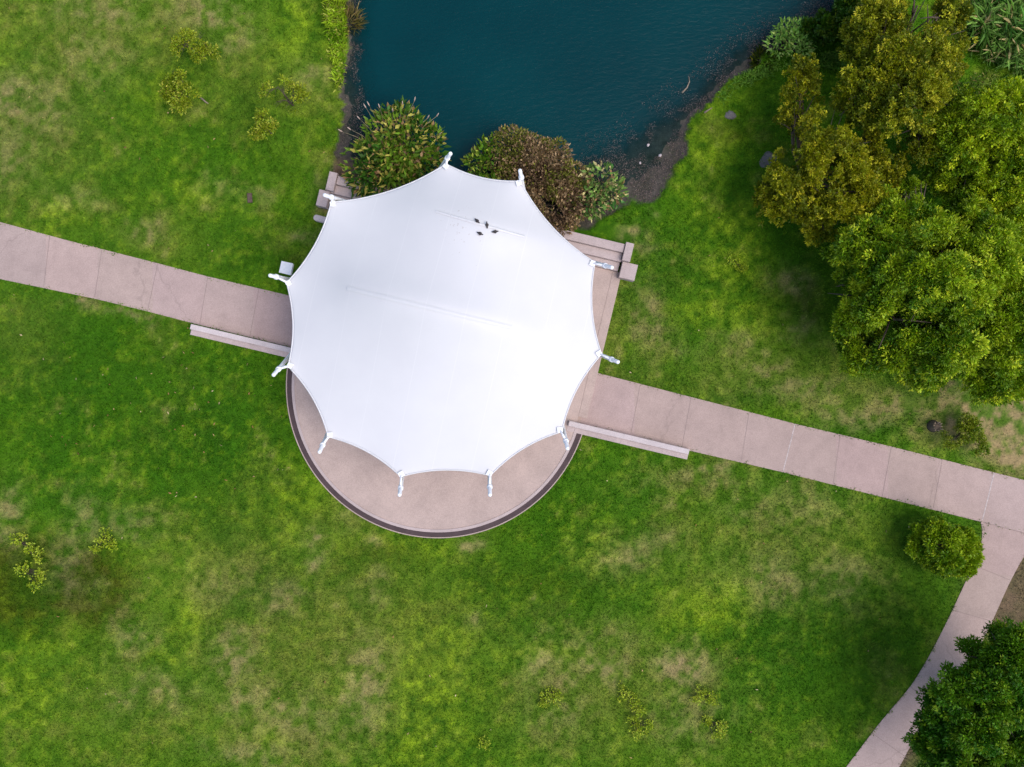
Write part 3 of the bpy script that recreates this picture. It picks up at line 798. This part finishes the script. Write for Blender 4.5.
def trunk_mesh(root, lobes, r0, rng, fork=.35):
    mb = MB()
    base = Vector((root[0], root[1], -.15))
    zt = min(l[2] for l in lobes)
    fk = Vector((root[0] + rng.normal() * .15, root[1] + rng.normal() * .15, max(.5, zt * fork)))
    mb.tube([base, base.lerp(fk, .12) + Vector((0, 0, .05)), base.lerp(fk, .5), fk], [r0 * 1.5, r0 * 1.1, r0 * .95, r0 * .85], 12)
    for (x, y, z, r, fl) in lobes:
        e = Vector((x, y, z + r * .2)); m = fk.lerp(e, .5) + Vector((rng.normal() * .2, rng.normal() * .2, .25))
        mb.tube([fk - Vector((0, 0, .1)), fk.lerp(m, .5), m, e], [r0 * .7, r0 * .55, r0 * .4, r0 * .14], 8)
        for _ in range(6):
            d = Vector(unit(rng.normal(size=3) + np.array([0, 0, .35]))); s = m.lerp(e, rng.random())
            q = Vector((x, y, z)) + Vector((d.x * r, d.y * r, d.z * r * fl)) * rng.uniform(.8, 1.0)
            mb.tube([s, s.lerp(q, .5) + Vector((0, 0, .1)), q], [r0 * .22, r0 * .14, r0 * .04], 6)
    return mb

def tree(name, label, cat, lobes_px, ztop, cols, r0, dens, per, clump_r, ln, wd, group=None, seed=0, gap=.36, fork=.35, fill=.40, root_px=None, low=-.35, flat=.8):
    """lobes_px: (px, py, r_px, relative height 0..1)"""
    rng = np.random.default_rng(500 + seed)
    lobes = []
    for (px, py, rp, hz) in lobes_px:
        z = ztop * hz
        k = (H - z) / H / PX
        p = at(px, py, z); lobes.append((p.x, p.y, z, rp * k, flat))
    if root_px is None:
        rx, ry = np.mean([l[0] for l in lobes]), np.mean([l[1] for l in lobes])
    else:
        q = at(*root_px); rx, ry = q.x, q.y
    t = thing(name, label, cat, (rx, ry, 0), group)
    trunk_mesh((rx, ry), lobes, r0, rng, fork).build('trunk', M['bark'], t)
    sub = []
    for (x, y, z, r, fl) in lobes:
        if r < .55:
            sub.append((x, y, z, r, fl)); continue
        m = 17 if r > 1.1 else 9
        dd = unit(rng.normal(size=(m, 3)) + np.array([0, 0, .45]))
        for q in dd: sub.append((x + q[0] * r * .72, y + q[1] * r * .72, z + q[2] * r * .72 * fl, r * rng.uniform(.18, .44), .75))
        sub.append((x, y, z - r * .1, r * .55, fl))
    P, D = crown_pts(sub, dens, rng, fill, low, gap, seed)
    P = P + rng.normal(size=P.shape) * np.array([.10, .10, .22]) * (1 if ztop > 3 else .3)
    ok = P[:, 2] > .05
    link('crown', crown_mesh(P[ok], D[ok], per, clump_r, ln, wd, [np.array(lin(*c)) for c in cols], rng), M['leaf'], t)
    return t

# ------------------------------------------------------------------ trees
TG = 'trees on the pond bank at the upper right'
OLIVE = [(80, 98, 6), (144, 150, 12), (192, 190, 44)]
tree('feathery_tree', 'large olive yellow feathery tree nearest the pond, at the top frame edge', 'tree',
     [(905, 45, 46, .70), (870, 95, 38, .62), (930, 75, 34, .66), (880, 30, 36, .6), (935, 20, 34, .6), (905, 105, 40, .72), (945, 110, 24, .5), (950, 18, 22, .55), (920, 140, 22, .5), (915, 8, 26, .62), (945, 45, 24, .6)], 8.0, OLIVE, .24, 58, 26, .16, .115, .062, TG, 1, .40, flat=.85)
tree('feathery_tree', 'olive yellow feathery tree with ragged left side, between the pond and the round tree', 'tree',
     [(830, 150, 42, .7), (800, 185, 38, .6), (845, 195, 34, .66), (865, 140, 34, .62), (800, 90, 20, .45), (790, 120, 17, .4), (818, 222, 22, .5), (780, 205, 22, .45), (882, 172, 24, .5), (870, 205, 18, .45), (768, 192, 14, .45), (800, 70, 14, .45)], 6.5, [(86, 100, 6), (148, 152, 10), (194, 190, 40)], .20, 58, 26, .16, .115, .062, TG, 2, .41, flat=.85)
tree('leafy_tree', 'bright yellow green tree at the right frame edge behind the large round tree', 'tree',
     [(990, 130, 48, .66), (965, 160, 36, .55), (1010, 175, 48, .6), (1000, 215, 40, .52), (1035, 130, 40, .6), (975, 195, 28, .5)], 7.5, [(88, 126, 8), (166, 188, 18), (202, 216, 40)], .22, 56, 32, .22, .14, .068, TG, 3, .43)
tree('round_tree', 'largest round green tree standing between the olive trees and the right footpath', 'tree',
     [(925, 285, 62, .68), (880, 265, 46, .58), (965, 260, 50, .62), (890, 320, 48, .58), (940, 335, 54, .58), (985, 320, 50, .58), (905, 225, 36, .54), (860, 300, 34, .48), (930, 368, 30, .42), (1000, 290, 44, .54), (870, 348, 26, .4), (985, 365, 30, .42), (1015, 335, 40, .46), (1010, 378, 26, .36), (945, 225, 34, .52), (842, 285, 18, .42), (846, 255, 16, .42), (920, 200, 20, .48), (900, 195, 16, .42), (850, 330, 18, .38)],
     8.5, [(70, 112, 6), (150, 176, 20), (188, 206, 44)], .32, 46, 40,   .30, .165, .070, TG, 4, .47, flat=.85)
tree('dark_tree', 'dark green tree overhanging the curved path in the bottom corner', 'tree',
     [(985, 700, 48, .68), (958, 715, 36, .56), (1010, 665, 46, .62), (970, 745, 42, .58), (1025, 720, 50, .62), (985, 655, 26, .5), (940, 752, 28, .46), (1000, 770, 50, .6), (1000, 635, 18, .42), (938, 700, 16, .45), (936, 740, 20, .44)],
     8.5, [(48, 102, 8), (96, 138, 14), (128, 160, 28)], .30, 48, 38, .28, .165, .075, None, 5, .44, flat=.85, root_px=(985, 690))
tree('shrub', 'rounded bright yellow green shrub in the angle of the footpath junction', 'shrub',
     [(945, 545, 26, .6), (946, 550, 10, .85), (938, 544, 9, .8), (952, 540, 9, .85), (925, 540, 18, .5), (962, 540, 16, .55), (948, 565, 18, .5), (930, 558, 14, .45), (965, 560, 14, .5)], 2.8, [(84, 124, 8), (138, 166, 18), (160, 184, 30)], .09, 90, 22, .20, .15, .07, None, 6, .33)
tree('shrub', 'low dull green shrub beside the brown stump on dry ground', 'shrub',
     [(965, 432, 16, .55), (950, 440, 12, .45), (975, 445, 12, .5)], 1.4, [(84, 118, 12), (128, 142, 26), (140, 150, 40)], .05, 66, 10, .18, .14, .06, None, 7, .44)
# saplings on the upper left lawn
for i, (lob, lab) in enumerate((([(186, 38, 8, .7), (200, 38, 9, .7), (182, 50, 8, .6), (208, 47, 8, .6), (196, 54, 8, .6), (214, 52, 5, .5), (178, 44, 5, .5)], 'small olive sapling on the upper left lawn, topmost of the four'),
                                ([(184, 80, 8, .7), (172, 86, 9, .6), (188, 92, 8, .6), (168, 96, 7, .5), (180, 104, 8, .6), (176, 72, 6, .5)], 'small olive sapling with a tiny bare trunk, right below the topmost sapling'),
                                ([(270, 92, 8, .7), (282, 88, 9, .7), (296, 92, 8, .6), (276, 102, 8, .6), (290, 104, 8, .6), (303, 99, 5, .5)], 'wider olive sapling on the upper left lawn nearest the pond'),
                                ([(265, 128, 7, .7), (258, 133, 6, .6), (262, 117, 6, .6), (272, 126, 5, .6)], 'smallest thin olive sapling just below the one nearest the pond'))):
    tree('sapling', lab, 'sapling', lob, 2.2, [(104, 128, 14), (146, 162, 34), (176, 184, 64)], .045, 120, 8, .16, .14, .07, 'saplings on the upper left lawn', 10 + i, .40, fork=.6)

# low yellow-green seedlings sprouting from the lawn
def seedling(pxs, label, seed):
    rng = np.random.default_rng(seed)
    c0 = at(*pxs[0][:2])
    t = thing('seedling', label, 'seedling', (c0.x, c0.y, 0), 'yellow green seedlings in the lawn')
    P = []
    stems = MB()
    for (px, py, rp) in pxs:
        c = at(px, py, .2)
        for _ in range(int(5 + rp * .9)):
            a, rr = rng.random() * 6.28, (rng.random() ** .6) * rp / PX
            P.append((c.x + math.cos(a) * rr, c.y + math.sin(a) * rr, .10 + rng.random() * .22))
    for p in P[::2]: stems.tube([(c0.x, c0.y, -.03), p], [.016, .006], 5)
    stems.build('stem', M['bark'], t)
    P = np.array(P); D = np.tile(np.array([[0, 0, 1.]]), (len(P), 1))
    link('foliage', crown_mesh(P, D, 16, .17, .12, .07, [np.array(lin(*c)) for c in ((150, 172, 34), (186, 200, 70))], rng), M['leaf'], t)
for i, (pp, lab) in enumerate((([(18, 540, 9), (32, 548, 8), (38, 556, 6)], 'yellow green seedling on the dark patch at the far left of the lower lawn'),
                               ([(24, 568, 7), (36, 582, 8), (42, 574, 5)], 'yellow green seedling just below the one at the far left'),
                               ([(104, 538, 9), (110, 546, 7), (98, 548, 5)], 'yellow green seedling at the right edge of the dark brownish patch'),
                               ([(548, 692, 8), (558, 698, 7), (543, 702, 4)], 'yellow green seedling on the lower lawn, left of the larger pair'),
                               ([(622, 692, 9), (634, 700, 8), (640, 708, 6)], 'widest yellow green seedling on the lower lawn below the stage'),
                               ([(632, 722, 7), (640, 732, 8), (648, 724, 5)], 'yellow green seedling directly below the widest one'),
                               ([(703, 692, 9), (712, 698, 7), (696, 700, 4)], 'yellow green seedling below the right one of two dry tan patches'),
                               ([(708, 722, 7), (718, 732, 7), (722, 726, 4)], 'yellow green seedling lowest towards the curved path'),
                               ([(484, 744, 6)], 'small yellow green seedling near the bottom frame edge'),
                               ([(735, 262, 8), (742, 270, 6)], 'small yellow green seedling on the grass left of the big round tree'))):
    seedling(pp, lab, 900 + i)

# ------------------------------------------------------------------ pond-side shrubs
def broad_bush(name, label, lobes_px, ztop, cols, seed, ln, wd, n_per_m2, updir=.6, stems=0, stem_dir=None):
    rng = np.random.default_rng(seed)
    lobes = []
    for (px, py, rp, hz) in lobes_px:
        z = ztop * hz; k = (H - z) / H / PX; p = at(px, py, z); lobes.append((p.x, p.y, z, rp * k, .75))
    cx, cy = np.mean([l[0] for l in lobes]), np.mean([l[1] for l in lobes])
    t = thing(name, label, 'shrub', (cx, cy, -.3), 'shrubs on the bank behind the canopy')
    st_ = MB()
    for (x, y, z, r, fl) in lobes:
        for _ in range(7):
            a = rng.random() * 6.28; q = rng.random() ** .5 * r * .8
            st_.tube([(cx + (x - cx) * .6, cy + (y - cy) * .6, -.5), (x + math.cos(a) * q * .5, y + math.sin(a) * q * .5, z * .5), (x + math.cos(a) * q, y + math.sin(a) * q, z + r * .3)], [.05, .035, .012], 6)
    st_.build('branch', M['bark'], t)
    P, D = crown_pts(lobes, n_per_m2, rng, .3, -.3, .24, seed)
    ok = P[:, 2] > -.25; P, D = P[ok], D[ok]
    n = len(P)
    dirs = D * .7 + rng.normal(size=(n, 3)) * .45 + np.array([0, 0, updir])
    big = sstep(.42, .60, fbm(P[:, 0] * .9 + 5, P[:, 1] * .9, seed, 3))[:, None]
    C = [np.array(lin(*c)) for c in cols]
    col = C[0] * (1 - big) + C[1] * big
    pk = rng.random(n); col[pk < .22] = C[2]; col[pk > .90] = C[3]
    if name == 'dry_shrub':   # still green at its pond side and right end
        g_ = fbm(P[:, 0] * 1.0 + 3, P[:, 1] * 1.0, 88, 3) + .25 * sstep(10.8, 12.2, P[:, 1])
        m_ = (g_ > .60) & (rng.random(n) < .6); col[m_] = C[3]
    col = col * (1 + rng.normal(0, .2, (n, 1))).clip(.5, 1.7)
    link('foliage', leaf_mesh('foliage', P, dirs, rng.uniform(.65, 1.3, n) * ln, rng.uniform(.7, 1.3, n) * wd, col.clip(.003, .9), droop=.18), M['leaf'], t)
    for k in range(stems):
        a = stem_dir[0] + (stem_dir[1] - stem_dir[0]) * (k + rng.random()) / stems
        l = lobes[k % len(lobes)]; d = Vector((math.cos(a), math.sin(a), 0))
        b = Vector((cx, cy, 0)) + d * .8; e = Vector((cx, cy, 0)) + d * rng.uniform(1.9, 2.9) + Vector((0, 0, rng.uniform(1.3, 2.2)))
        sm = MB(); sm.tube([b + Vector((0, 0, .8)), b.lerp(e, .6) + Vector((0, 0, .9)), e], [.014, .012, .008], 5)
        s_ob = sm.build('flower_stem', M['stalk'], t)
        hd = MB(); dd = (e - b).normalized(); hd.tube([e - dd * .06, e + dd * .05, e + dd * .16, e + dd * .24], [.010, .032, .028, .006], 7)
        h = hd.build('seed_head', M['plume'], s_ob, Vector((0, 0, 0)))
    return t
M['stalk'] = mat_plain('dry_stalk', (0.30, 0.24, 0.13), .8); M['plume'] = mat_plain('seed_plume', (0.48, 0.36, 0.30), .9)
broad_bush('broad_leaved_shrub', 'big green and yellow broad-leaved shrub left of the top mast, seed stems over the water',
           [(398, 142, 34, .6), (372, 165, 26, .4), (420, 150, 26, .5), (390, 172, 28, .45), (425, 170, 20, .4), (400, 122, 18, .45), (368, 178, 18, .3)], 2.4,
           [(58, 100, 26), (104, 138, 34), (186, 178, 84), (150, 120, 84)], 31, .42, .15, 70, .5, 13, (R(20), R(165)))
broad_bush('leafy_shrub', 'small light green leafy shrub between the top mast and the brown shrub',
           [(485, 162, 16, .55), (476, 168, 13, .45), (490, 148, 12, .55)], 1.9, [(84, 124, 24), (132, 160, 50), (160, 176, 70), (90, 70, 40)], 32, .34, .13, 90, .5)
broad_bush('dry_shrub', 'large dry brown shrub with small leaves overhanging the pond behind the canopy',
           [(512, 152, 24, .5), (530, 162, 26, .55), (545, 180, 28, .55), (556, 202, 26, .45), (522, 182, 24, .45), (565, 190, 18, .42), (562, 220, 16, .3), (538, 200, 22, .4), (550, 160, 20, .45), (572, 182, 18, .4), (580, 205, 14, .35), (508, 172, 14, .4)], 1.8,
           [(110, 88, 68), (150, 126, 94), (186, 158, 118), (124, 128, 52)], 33, .20, .10, 330, .8)
broad_bush('variegated_shrub', 'green and cream leaved shrub beside the muddy bank, right of the brown shrub',
           [(602, 185, 20, .55), (590, 200, 16, .5), (612, 195, 12, .4), (580, 205, 12, .45)], 1.5, [(74, 124, 56), (124, 158, 74), (200, 190, 130), (170, 136, 96)], 34, .34, .14, 90, .5)

# ------------------------------------------------------------------ reeds and bank growth
def reed_tuft(name, label, c_px, r_px, n, h, cols, seed, cat='reeds', lean=.9, wd=.03, group=None):
    rng = np.random.default_rng(seed)
    c = at(*c_px)
    rr = r_px / PX
    a = rng.random(n) * 6.283; q = rng.random(n) ** .6 * rr * .45
    b = np.stack([c.x + np.cos(a) * q, c.y + np.sin(a) * q, np.full(n, -.25)], -1)
    a2 = a + rng.normal(0, .5, n)
    d = np.stack([np.cos(a2) * rng.uniform(.1, lean, n), np.sin(a2) * rng.uniform(.1, lean, n), np.ones(n)], -1)
    C = [np.array(lin(*k)) for k in cols]; w_ = rng.random((n, 1)); col = C[0] * (1 - w_) + C[1] * w_
    col[rng.random(n) < .15] = C[2]
    me = leaf_mesh(name, b, d, h * rng.uniform(.6, 1.15, n), wd * rng.uniform(.7, 1.4, n), col * (1 + rng.normal(0, .15, (n, 1))).clip(.6, 1.5), droop=.25)
    me.transform(Matrix.Translation((-c.x, -c.y, 0)))
    return tag(link(name, me, M['leaf'], None, (c.x, c.y, 0)), label, cat, group)
reed_tuft('reed_tussock', 'spiky pale tan reed tussock at the left pond edge', (347, 20), 26, 260, 1.0, [(150, 150, 70), (190, 170, 110), (200, 170, 130)], 61, 'reeds', 1.2)
broad_bush('bank_shrub', 'bright light green leafy clump where the pond meets the upper right bank',
           [(788, 36, 14, .5), (778, 44, 12, .4), (798, 44, 14, .45), (800, 32, 12, .4)], 1.4, [(98, 152, 66), (146, 190, 84), (186, 204, 110), (120, 160, 50)], 62, .30, .10, 130, .7)
reed_tuft('reed_tussock', 'small dark green reed clump at the waterline below the light green one', (763, 60), 20, 260, .7, [(40, 66, 14), (80, 100, 20), (120, 120, 40)], 63, 'reeds', 1.2, .06)
tree('waterside_bush', 'dark green bush at the top pond edge left of the feathery tree', 'shrub',
     [(850, 18, 26, .6), (828, 30, 18, .5), (865, 40, 22, .5), (815, 28, 12, .4), (870, 0, 30, .6)], 2.6, [(38, 78, 8), (66, 104, 12), (98, 120, 24)], .08, 90, 15, .2, .17, .08, None, 41, .36)

def reed_bed(name, label, poly_px, n, h, cols, seed, wd, kind='stuff', lean=.7, droop=.3):
    rng = np.random.default_rng(seed)
    P = W2(poly_px); xs_ = [p[0] for p in P]; ys_ = [p[1] for p in P]
    x = rng.uniform(min(xs_), max(xs_), n * 3); y = rng.uniform(min(ys_), max(ys_), n * 3)
    d_, ins = seg_dist(x, y, P)
    keep = ins & (d_ > rng.random(len(x)) * .25); x, y = x[keep][:n], y[keep][:n]
    m = len(x)
    a = rng.random(m) * 6.283
    lobe = np.clip(fbm(x * .8, y * .8, seed, 3) * 1.7, .5, 1.3)
    b = np.stack([x, y, -.2 + h * lobe * rng.uniform(0, .75, m) * .9], -1)
    d = np.stack([np.cos(a) * rng.uniform(.2, lean * 1.6, m), np.sin(a) * rng.uniform(.2, lean * 1.6, m), np.ones(m) * .55], -1)
    C = [np.array(lin(*k)) for k in cols]; w_ = sstep(.3, .7, fbm(x * 1.1, y * 1.1, seed + 3, 3))[:, None]; col = C[0] * (1 - w_) + C[1] * w_
    pk = rng.random(m); col[pk < .14] = C[2]
    me = leaf_mesh(name, b, d, h * .5 * lobe * rng.uniform(.6, 1.2, m), wd * rng.uniform(.7, 1.4, m), col * (1 + rng.normal(0, .2, (m, 1))).clip(.5, 1.6), droop=droop)
    return tag(link(name, me, M['leaf']), label, None, None, kind)
reed_bed('reeds', 'dense thicket of long green reed leaves in the upper right corner', [(925, -120), (942, 5), (965, 40), (985, 62), (1024, 78), (1130, 90), (1130, -120)], 24000, 1.8,
         [(90, 142, 56), (150, 190, 92), (212, 196, 140)], 71, .085, lean=1.0)
reed_bed('tall_grass', 'bright yellow green tall grass strip along the left pond edge', [(328, -140), (327, 20), (330, 60), (336, 92), (344, 84), (347, 40), (345, 0), (345, -140)], 9000, 1.0,
         [(118, 164, 20), (160, 190, 40), (190, 194, 90)], 72, .06, lean=.5)
reed_bed('bank_grass', 'light green long grass fringe along the upper right bank', [(716, 98), (728, 80), (752, 68), (780, 55), (830, 50), (850, 60), (838, 72), (790, 68), (760, 82), (735, 92), (722, 108)], 4200, .55,
         [(92, 146, 40), (130, 174, 62), (150, 184, 70)], 73, .035, lean=.6)
reed_bed('undergrowth', 'pale mixed undergrowth between the trees at the right edge', [(950, 85), (985, 68), (1030, 80), (1040, 110), (990, 105), (960, 130), (940, 120)], 3000, .6,
         [(84, 122, 34), (128, 152, 56), (168, 156, 90)], 74, .04, lean=.8)

# ------------------------------------------------------------------ grass blades over the lawn (stuff)
def excluded(x, y, m=.03):
    bad = np.zeros(x.shape, bool)
    for P in POLY_PATHS + [POLY_STAGE] + POLY_WALLS:
        d, i = seg_dist(x, y, P); bad |= i & (d > .16 * np.clip(fbm(x * 2.2, y * 2.2, 66, 3) - .42, 0, 1) * 3)
    return bad
NB = 430000
gx = RNG.uniform(-27.5, 27.5, NB); gy = RNG.uniform(-21, 21, NB)
Tb = bank(gx, gy)
ok = ~excluded(gx, gy) & (Tb < .03 + RNG.random(NB) * .10)
u_ = (gx * PX + 512 - SX); v_ = (-gy * PX + 383.5 - SY); U2 = u_ * CU + v_ * SU; V2 = -u_ * SU + v_ * CU
ok &= ~((np.abs(U2) < 152) & (V2 > -200) & (V2 < -150))
dens = np.clip(1.15 - 0.85 * blobs(gx, gy, DRY, 46), .12, 1)
ok &= RNG.random(NB) < dens
gx, gy = gx[ok], gy[ok]; n = len(gx)
gc = lawn_color(gx, gy)
hgt = (.07 + .10 * fbm(gx * 1.1, gy * 1.1, 55, 3)) * RNG.uniform(.7, 1.4, n)
a = RNG.random(n) * 6.283; ln_ = RNG.uniform(.3, 1.1, n)
d = np.stack([np.cos(a) * ln_, np.sin(a) * ln_, np.ones(n) * .8], -1)
col = gc * (1 + RNG.normal(0, .17, (n, 1))).clip(.5, 1.6) * (1 + RNG.normal(0, .05, (n, 3)))
grass = link('grass', leaf_mesh('grass', np.stack([gx, gy, np.full(n, -.015)], -1), d, hgt, RNG.uniform(.022, .05, n), col.clip(.003, .9)), M['grassblade'])
tag(grass, 'short green grass blades covering the lawn', None, None, 'stuff')

# fallen leaves on the lawn and debris floating by the mud
def litter(name, label, x, y, z, cols, size, mat):
    n = len(x); C = np.array([lin(*c) for c in cols]); col = C[RNG.integers(0, len(C), n)] * RNG.uniform(.6, 1.2, (n, 1))
    a = RNG.random(n) * 6.283; d = np.stack([np.cos(a), np.sin(a), RNG.normal(0, .12, n)], -1)
    me = leaf_mesh(name, np.stack([x, y, z], -1), d, size * RNG.uniform(.5, 1.5, n), size * .5 * RNG.uniform(.5, 1.3, n), col)
    return tag(link(name, me, M['leaf']), label, None, None, 'stuff')
lx = np.concatenate([RNG.normal(-17, 4, 70), RNG.uniform(-26, 26, 220)]); ly = np.concatenate([RNG.normal(-1.2, 2.2, 70), RNG.uniform(-20, 20, 220)])
k = ~excluded(lx, ly) & (bank(lx, ly) <= 0)
litter('fallen_leaves', 'scattered tan fallen leaves on the lawn', lx[k], ly[k], np.full(k.sum(), .09), [(190, 160, 110), (200, 180, 140), (150, 110, 70)], .13, None)
fx = RNG.uniform(-9, 16, 280000); fy = RNG.uniform(8, 20, 280000)
ft = bank(fx, fy)
fm = fbm(fx * 1.2, fy * 1.2, 91, 4)
k = (ft > .06) & (ft < 2.6) & (RNG.random(len(fx)) < np.where(ft < 1, .55, .55 * np.exp(-(ft - 1) * 1.7))) & (fm + .12 * RNG.random(len(fx)) > .50) & ((fx > 3) | (ft < 1.3))
litter('floating_debris', 'pinkish grey bits of twig and dead leaf along the muddy shore', fx[k], fy[k], np.maximum(WZ + .012, ground_z(ft[k]) + .05), [(118, 102, 98), (92, 84, 84), (146, 126, 118), (74, 72, 72)], .055, None)

# ------------------------------------------------------------------ stones, sticks, stump
def rock(px, py, r, label, seed, z=-.03, sq=.55, mat='rock', name='rock', cat='rock', group=None):
    rng = np.random.default_rng(seed)
    bm = bmesh.new(); bmesh.ops.create_icosphere(bm, subdivisions=3, radius=1)
    ph = rng.random(3) * 20
    for v in bm.verts:
        c = v.co
        k = 1 + .32 * (float(fbm(np.array(c.x * 1.6 + ph[0]), np.array(c.y * 1.6 + c.z + ph[1]), seed, 3)) - .5) * 2
        v.co = Vector((c.x * r * k * 1.15, c.y * r * k * .9, c.z * r * k * sq))
    p = at(px, py); p.z = z
    o = obj_bm(name, bm, M[mat], None, p); o.rotation_euler = (0, 0, rng.random() * 6.28)
    return tag(o, label, cat, group)
rock(730.5, 115, .26, 'dark grey rock in the grass near the upper right shore', 1)
rock(768, 160, .42, 'grey rock at the left foot of the lower olive tree', 2, sq=.22)
RG = 'pale stones on the muddy shore'
rock(649, 143.5, .07, 'whitish stone in the shallows nearest the open water', 3, WZ, .8, 'pale', 'stone', 'stone', RG)
rock(661, 154, .08, 'pale stone halfway up the muddy bank', 4, WZ + .03, .8, 'pale', 'stone', 'stone', RG)
rock(641, 161.5, .06, 'pale stone low on the mud, left of the other two', 5, WZ, .8, 'pale', 'stone', 'stone', RG)
def stick(pts, r, label, z):
    mb = MB(); P = [at(*p) for p in pts]
    for p in P: p.z = z
    mb.tube(P, [r * (1 - .6 * i / (len(P) - 1)) for i in range(len(P))], 7)
    c = P[0].copy(); me_o = mb.build('branch', M['deadwood']); 
    return tag(me_o, label, 'branch')
stick([(683, 91), (688, 86), (690.5, 80), (690, 75)], .045, 'bent bare branch floating in the pond off the right shore', WZ + .03)
stick([(704, 113), (712, 108)], .05, 'short pale stick lying on the grass at the right shore', .06)
stick([(201, 98), (207, 103), (209, 104)], .05, 'short dead stick on the lawn beside a sapling', .08)
# stump with splintered top
sp_ = at(933, 426)
stp = thing('tree_stump', 'brown splintered tree stump on the dry ground above the right footpath', 'stump', (sp_.x, sp_.y, 0))
mb = MB(); mb.tube([(sp_.x, sp_.y, -.1), (sp_.x, sp_.y, .12), (sp_.x + .02, sp_.y, .42)], [.36, .26, .22], 14); mb.build('trunk', M['bark'], stp)
mb = MB()
for k in range(9):
    a = k * .7; mb.tube([(sp_.x + math.cos(a) * .15, sp_.y + math.sin(a) * .15, .36), (sp_.x + math.cos(a) * .24, sp_.y + math.sin(a) * .24, .5 + .1 * (k % 3))], [.06, .01], 5)
mb.build('splinter_ring', M['deadwood'], stp)
